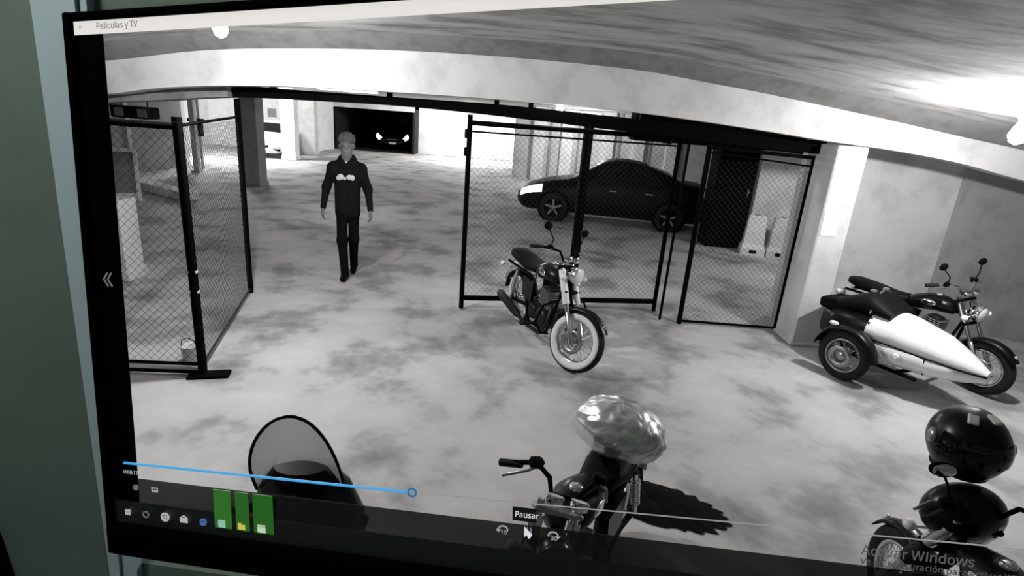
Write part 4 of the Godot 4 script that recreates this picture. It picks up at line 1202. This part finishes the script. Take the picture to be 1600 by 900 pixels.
# ------------------------------------------------------------------ the room with the monitor
func office():
	M.green = plaster(Color(0.335, 0.385, 0.345), Color(0.365, 0.415, 0.37), 1.2, 71, 0.004)
	M.trim = mat(Color(0.66, 0.72, 0.74), 0.5)
	var zc := -0.51; var dp := 0.02
	# window of the wall behind the monitor, a little askew like the monitor
	var tl := Vector2(-0.3839, 2.1886); var tr := Vector2(0.580, 2.3116); var br := Vector2(0.8008, 1.5126); var bl := Vector2(-0.4219, 1.6218)
	var x0 := -1.8; var x1 := 1.9; var y0 := 1.28; var y1 := 2.72
	var at := Transform3D(Basis(), Vector3(0, 0, zc))
	var s := Shape.new()
	s.prism([Vector2(x0, y0), bl + Vector2(0, 0), tl, Vector2(x0, y1)], dp, at)
	s.prism([Vector2(x0, y1), tl, tr, Vector2(x1, y1)], dp, at)
	s.prism([Vector2(x1, y1), tr, br, Vector2(x1, y0)], dp, at)
	s.prism([Vector2(x1, y0), br, bl, Vector2(x0, y0)], dp, at)
	struct("wall_office", s, M.green)
	slab("wall_office_left", Vector3(x0 - 0.03, 2.0, 0.25), Vector3(0.06, 1.44, 1.5), M.green)
	slab("wall_office_right", Vector3(x1 + 0.03, 2.0, 0.25), Vector3(0.06, 1.44, 1.5), M.green)
	slab("wall_office_back", Vector3(0.05, 2.0, 1.03), Vector3(3.82, 1.44, 0.06), M.green)
	slab("ceiling_office", Vector3(0.05, 2.74, 0.23), Vector3(3.82, 0.04, 1.58), M.trim)
	slab("floor_office", Vector3(0.05, 1.26, 0.23), Vector3(3.82, 0.04, 1.58), M.trim)
	# white board with a groove running up behind the monitor's left edge
	s = Shape.new()
	s.prism([Vector2(-0.4312, 1.60), Vector2(-0.4204, 1.60), Vector2(-0.35, 2.5), Vector2(-0.3995, 2.5)], 0.012, Transform3D(Basis(), Vector3(0, 0, -0.494)))
	struct("trim_21", s, M.trim)
	s = Shape.new()
	s.prism([Vector2(-0.4184, 1.60), Vector2(-0.4024, 1.60), Vector2(-0.3477, 2.5), Vector2(-0.348, 2.5)], 0.009, Transform3D(Basis(), Vector3(0, 0, -0.4955)))
	struct("trim_22", s, M.trim)
	# dark panel at the far lower left
	var t = thing("dark_panel", "black panel with a curved edge leaning at the far lower left corner", "panel", Vector3(-0.637, 1.28, -0.485))
	s = Shape.new(); var poly = []
	for k in 9:
		var a = lerpf(0.0, PI * 0.5, k / 8.0)
		poly.append(Vector2(0.02 + 0.075 * cos(a) - 0.01, 0.22 + 0.36 * sin(a)))
	poly.append(Vector2(-0.3, 0.58)); poly.append(Vector2(-0.3, 0.0)); poly.append(Vector2(0.11, 0.0))
	s.prism(poly, 0.03); obj("board", s, M.matte_black, t)
	s = Shape.new(); s.box(Vector3(-0.1, 0.008, 0.03), Vector3(0.3, 0.016, 0.08), Vector3.ZERO, 0.004); obj("foot", s, M.matte_black, t)
	# office lamp behind the viewer
	var lt = thing("ceiling_light", "round lamp on the office ceiling above the monitor and out of frame", "light", Vector3(-0.62, 2.68, -0.12))
	obj("shade", Shape.new().lathe(Vector3.ZERO, Vector3.UP, [[0.10, 0.0], [0.12, 0.01], [0.12, 0.06]], 24), M.trim, lt)
	obj("glowing_disc", Shape.new().lathe(Vector3(0, -0.004, 0), Vector3.UP, [[0.095, 0.0], [0.095, 0.004]], 24), glow(Color(0.85, 0.95, 1.0), 1.0), lt)
	var l := OmniLight3D.new(); l.name = "light"; l.position = Vector3(0, -0.03, 0); l.light_energy = 0.42; l.omni_range = 12.0; l.omni_attenuation = 2.0; l.light_size = 0.09; l.shadow_enabled = true; l.light_color = Color(1.0, 1.0, 0.97)
	lt.add_child(l)

func monitor():
	var U := Vector3(0.98145, 0.09249, 0.16795); var V := Vector3(0.06302, -0.9829, 0.17303); var N := Vector3(-0.18109, 0.15923, 0.97049)
	var t = thing("computer_monitor", "black framed computer monitor in front of green wall playing a security recording", "monitor")
	t.transform = Transform3D(Basis(U, -V, N).orthonormalized(), Vector3(-0.25732, 2.17441, -0.33376))
	var bz = mat(Color(0.012, 0.012, 0.014), 0.8); bz.metallic_specular = 0.05
	var W := 0.5335; var Hh := 0.30
	# frame: four bars, thin at the top and sides, deep at the bottom
	var s := Shape.new()
	s.box(Vector3(W * 0.5, 0.0018, -0.008), Vector3(W + 0.0104, 0.0044, 0.022), Vector3.ZERO, 0.001)
	s.box(Vector3(-0.0026, -Hh * 0.5 - 0.0084, -0.008), Vector3(0.0052, Hh + 0.0254, 0.022), Vector3.ZERO, 0.001)
	s.box(Vector3(W + 0.0026, -Hh * 0.5 - 0.0084, -0.008), Vector3(0.0052, Hh + 0.0254, 0.022), Vector3.ZERO, 0.001)
	obj("bezel", s, bz, t)
	s = Shape.new(); s.box(Vector3(W * 0.5, -Hh - 0.0107, -0.008), Vector3(W + 0.0104, 0.0214, 0.026), Vector3.ZERO, 0.003); obj("chin", s, bz, t)
	# stand behind the lower edge
	s = Shape.new(); s.box(Vector3(W * 0.5, -Hh - 0.17, -0.016), Vector3(0.06, 0.32, 0.015), Vector3(0, 0, 0), 0.004); obj("stand_neck", s, bz, t)
	# what the player and the desktop draw on the screen
	var flat = func(called, x0, y0, x1, y1, z, m, parent = t):
		var q := Shape.new(); q.box(Vector3((x0 + x1) * 0.5, -(y0 + y1) * 0.5, z), Vector3(x1 - x0, y1 - y0, 0.0004)); return obj(called, q, m, parent)
	var ink = func(c, e := 1.0):
		var m = mat(Color.BLACK, 0.5); m.emission_enabled = true; m.emission = c; m.emission_energy_multiplier = e; return m
	var write = func(called, text, x, y, h, m, parent = t, z = 0.0008):
		var f := SystemFont.new(); f.font_names = PackedStringArray(["Droid Sans"])
		var tm := TextMesh.new(); tm.text = text; tm.font = f; tm.font_size = 32; tm.pixel_size = h / 32.0; tm.depth = 0.0002; tm.horizontal_alignment = HORIZONTAL_ALIGNMENT_LEFT; tm.vertical_alignment = VERTICAL_ALIGNMENT_CENTER; tm.curve_step = 1.0
		var o = obj(called, tm, m, parent); o.position = Vector3(x, -y, z); return o
	var tb = flat.call("title_bar", 0.0, 0.0, W, 0.0076, 0.0, ink.call(Color(0.885, 0.87, 0.855)))
	write.call("title_text", "Películas y TV", 0.0155, 0.0038, 0.0045, ink.call(Color(0.5, 0.49, 0.48)), tb)
	var ar := Shape.new(); ar.tube([Vector3(0.0066, -0.0038, 0.0007), Vector3(0.0042, -0.0038, 0.0007)], 0.0002, 5); ar.tube([Vector3(0.0052, -0.0028, 0.0007), Vector3(0.0042, -0.0038, 0.0007), Vector3(0.0052, -0.0048, 0.0007)], 0.0002, 5); obj("back_arrow", ar, ink.call(Color(0.6, 0.59, 0.58)), tb)
	flat.call("side_band", 0.0, 0.0076, 0.0178, Hh, -0.0002, bz)
	var ch := Shape.new()
	for x in [0.0065, 0.0093]:
		ch.tube([Vector3(x + 0.0028, -0.1418, 0.0006), Vector3(x, -0.1458, 0.0006), Vector3(x + 0.0028, -0.1498, 0.0006)], 0.00045, 6)
	obj("chevron", ch, ink.call(grey(0.42)), t)
	# control strip, progress line and knob
	var tint = mat(Color(0.05, 0.045, 0.055, 0.78), 0.8); tint.transparency = BaseMaterial3D.TRANSPARENCY_ALPHA
	flat.call("control_strip", 0.0179, 0.2700, W, 0.2870, -0.0006, tint)
	var pr := Shape.new(); pr.tube([Vector3(0.0106, -0.2597, 0.001), Vector3(0.1963, -0.2578, 0.001)], 0.00075, 8); obj("progress_played", pr, ink.call(Color(0.22, 0.62, 0.86)), t)
	pr = Shape.new(); pr.tube([Vector3(0.2004, -0.2578, 0.001), Vector3(0.52, -0.2512, 0.001)], 0.00032, 6); obj("progress_left", pr, ink.call(grey(0.55)), t)
	pr = Shape.new(); pr.torus(Vector3(0.1985, -0.2578, 0.001), Vector3(0, 0, 1), 0.0023, 0.0006, 24, 8); obj("progress_knob", pr, ink.call(Color(0.16, 0.42, 0.6)), t)
	write.call("elapsed_time", "0:00:17", 0.0095, 0.2657, 0.0027, ink.call(grey(0.62)))
	var ic := Shape.new(); ic.torus(Vector3(0.0174, -0.2753, 0.0006), Vector3(0, 0, 1), 0.0016, 0.0004, 14, 6); ic.box(Vector3(0.0174, -0.2753, 0.0006), Vector3(0.001, 0.002, 0.0004)); obj("volume_button", ic, ink.call(grey(0.4)), t)
	ic = Shape.new(); ic.box(Vector3(0.031, -0.2742, 0.0006), Vector3(0.0042, 0.0006, 0.0004)); ic.box(Vector3(0.031, -0.2762, 0.0006), Vector3(0.0042, 0.0014, 0.0004)); ic.box(Vector3(0.0291, -0.2750, 0.0006), Vector3(0.0005, 0.0022, 0.0004)); ic.box(Vector3(0.0329, -0.2750, 0.0006), Vector3(0.0005, 0.0022, 0.0004)); obj("caption_button", ic, ink.call(grey(0.6)), t)
	# tooltip and playback buttons
	var tp = flat.call("tooltip", 0.2552, 0.2592, 0.2682, 0.2668, 0.0011, ink.call(Color(0.016, 0.015, 0.018)))
	write.call("tooltip_text", "Pausar", 0.2565, 0.2629, 0.0042, ink.call(grey(0.85)), tp, 0.0018)
	for e in [0, 1]:
		var cx: float = [0.2500, 0.2772][e]
		var sg: float = [1.0, -1.0][e]
		ic = Shape.new(); var pts = []
		for k in 12:
			var a = lerpf(-0.2, PI + 0.1, k / 11.0)
			pts.append(Vector3(cx + sg * 0.0026 * cos(a), -0.2735 + 0.0022 * sin(a), 0.0006))
		ic.tube(pts, 0.0004, 6)
		ic.prism([Vector2(-0.0014, 0), Vector2(0.0014, 0.0), Vector2(0.0, -0.0016)], 0.0004, Transform3D(Basis(), Vector3(cx - sg * 0.0025, -0.2735, 0.0006)))
		obj("skip_button", ic, ink.call(grey(0.6)), t)
		write.call("skip_number", ["10", "30"][e], cx - 0.0013, 0.2748, 0.0022, ink.call(grey(0.6)), t)
	ic = Shape.new(); ic.prism([Vector2(0, 0), Vector2(0, -0.0058), Vector2(0.0014, -0.0044), Vector2(0.0023, -0.0064), Vector2(0.0032, -0.006), Vector2(0.0024, -0.0041), Vector2(0.0042, -0.0040)], 0.0004, Transform3D(Basis(), Vector3(0.2618, -0.2698, 0.0014))); obj("cursor", ic, ink.call(grey(0.85)), t)
	ic = Shape.new()
	for x in [0.2632, 0.2652]: ic.box(Vector3(x, -0.2728, 0.0006), Vector3(0.0009, 0.0048, 0.0004))
	obj("pause_button", ic, ink.call(Color(0.42, 0.40, 0.5)), t)
	# taskbar with its buttons
	var bar_ = flat.call("taskbar", 0.0, 0.2852, W, Hh, 0.0, ink.call(Color(0.055, 0.052, 0.06), 0.6))
	var tint_c = [grey(0.62), grey(0.36), grey(0.66), grey(0.68), Color(0.25, 0.38, 0.58), Color(0.55, 0.72, 0.66), Color(0.78, 0.74, 0.32), Color(0.74, 0.82, 0.70)]
	var us = [0.0109, 0.024, 0.0379, 0.0511, 0.0646, 0.0774, 0.0908, 0.1041]
	var gs = [[0.0722, 0.0836], [0.0868, 0.0956], [0.0986, 0.1116]]
	for k in 3:
		flat.call("green_button", gs[k][0], 0.2702, gs[k][1], 0.2945, 0.0006, ink.call([Color(0.17, 0.40, 0.13), Color(0.14, 0.36, 0.11), Color(0.13, 0.35, 0.10)][k]), bar_)
	for k in 8:
		ic = Shape.new()
		var c := Vector3(us[k], -0.2919, 0.0014)
		match k:
			0:
				for a in [-1, 1]:
					for b in [-1, 1]: ic.box(c + Vector3(a * 0.0010, b * 0.0010, 0), Vector3(0.0017, 0.0017, 0.0004))
			1:
				ic.torus(c, Vector3(0, 0, 1), 0.0019, 0.00045, 16, 6)
			2:
				ic.torus(c, Vector3(0, 0, 1), 0.0024, 0.0006, 18, 6); ic.box(c, Vector3(0.0032, 0.0007, 0.0004)); ic.box(c, Vector3(0.0007, 0.0032, 0.0004))
			3:
				ic.box(c + Vector3(0, -0.0005, 0), Vector3(0.0052, 0.0030, 0.0004)); ic.tube([c + Vector3(-0.0022, 0.0012, 0), c + Vector3(0, 0.0024, 0), c + Vector3(0.0022, 0.0012, 0)], 0.0004, 6)
			4:
				ic.torus(c, Vector3(0, 0, 1), 0.0017, 0.0007, 16, 6); ic.box(c + Vector3(0.0006, -0.0002, 0), Vector3(0.0030, 0.0008, 0.0004))
			5:
				ic.box(c, Vector3(0.0046, 0.0034, 0.0004)); ic.box(c + Vector3(0, 0.0024, 0), Vector3(0.0046, 0.0008, 0.0004))
			6:
				ic.box(c, Vector3(0.0046, 0.0030, 0.0004)); ic.box(c + Vector3(-0.0012, 0.0020, 0), Vector3(0.0020, 0.0009, 0.0004))
			7:
				ic.box(c, Vector3(0.0050, 0.0034, 0.0004)); ic.box(c + Vector3(0, 0.0026, 0), Vector3(0.0050, 0.0007, 0.0004))
		obj("taskbar_icon", ic, ink.call(tint_c[k]), bar_)
	# activation watermark
	write.call("watermark_text", "Activar Windows", 0.4246, 0.2612, 0.0064, ink.call(grey(0.33)))
	write.call("watermark_text", "Ve a Configuración para activar Windows.", 0.4246, 0.2668, 0.0042, ink.call(grey(0.27)))
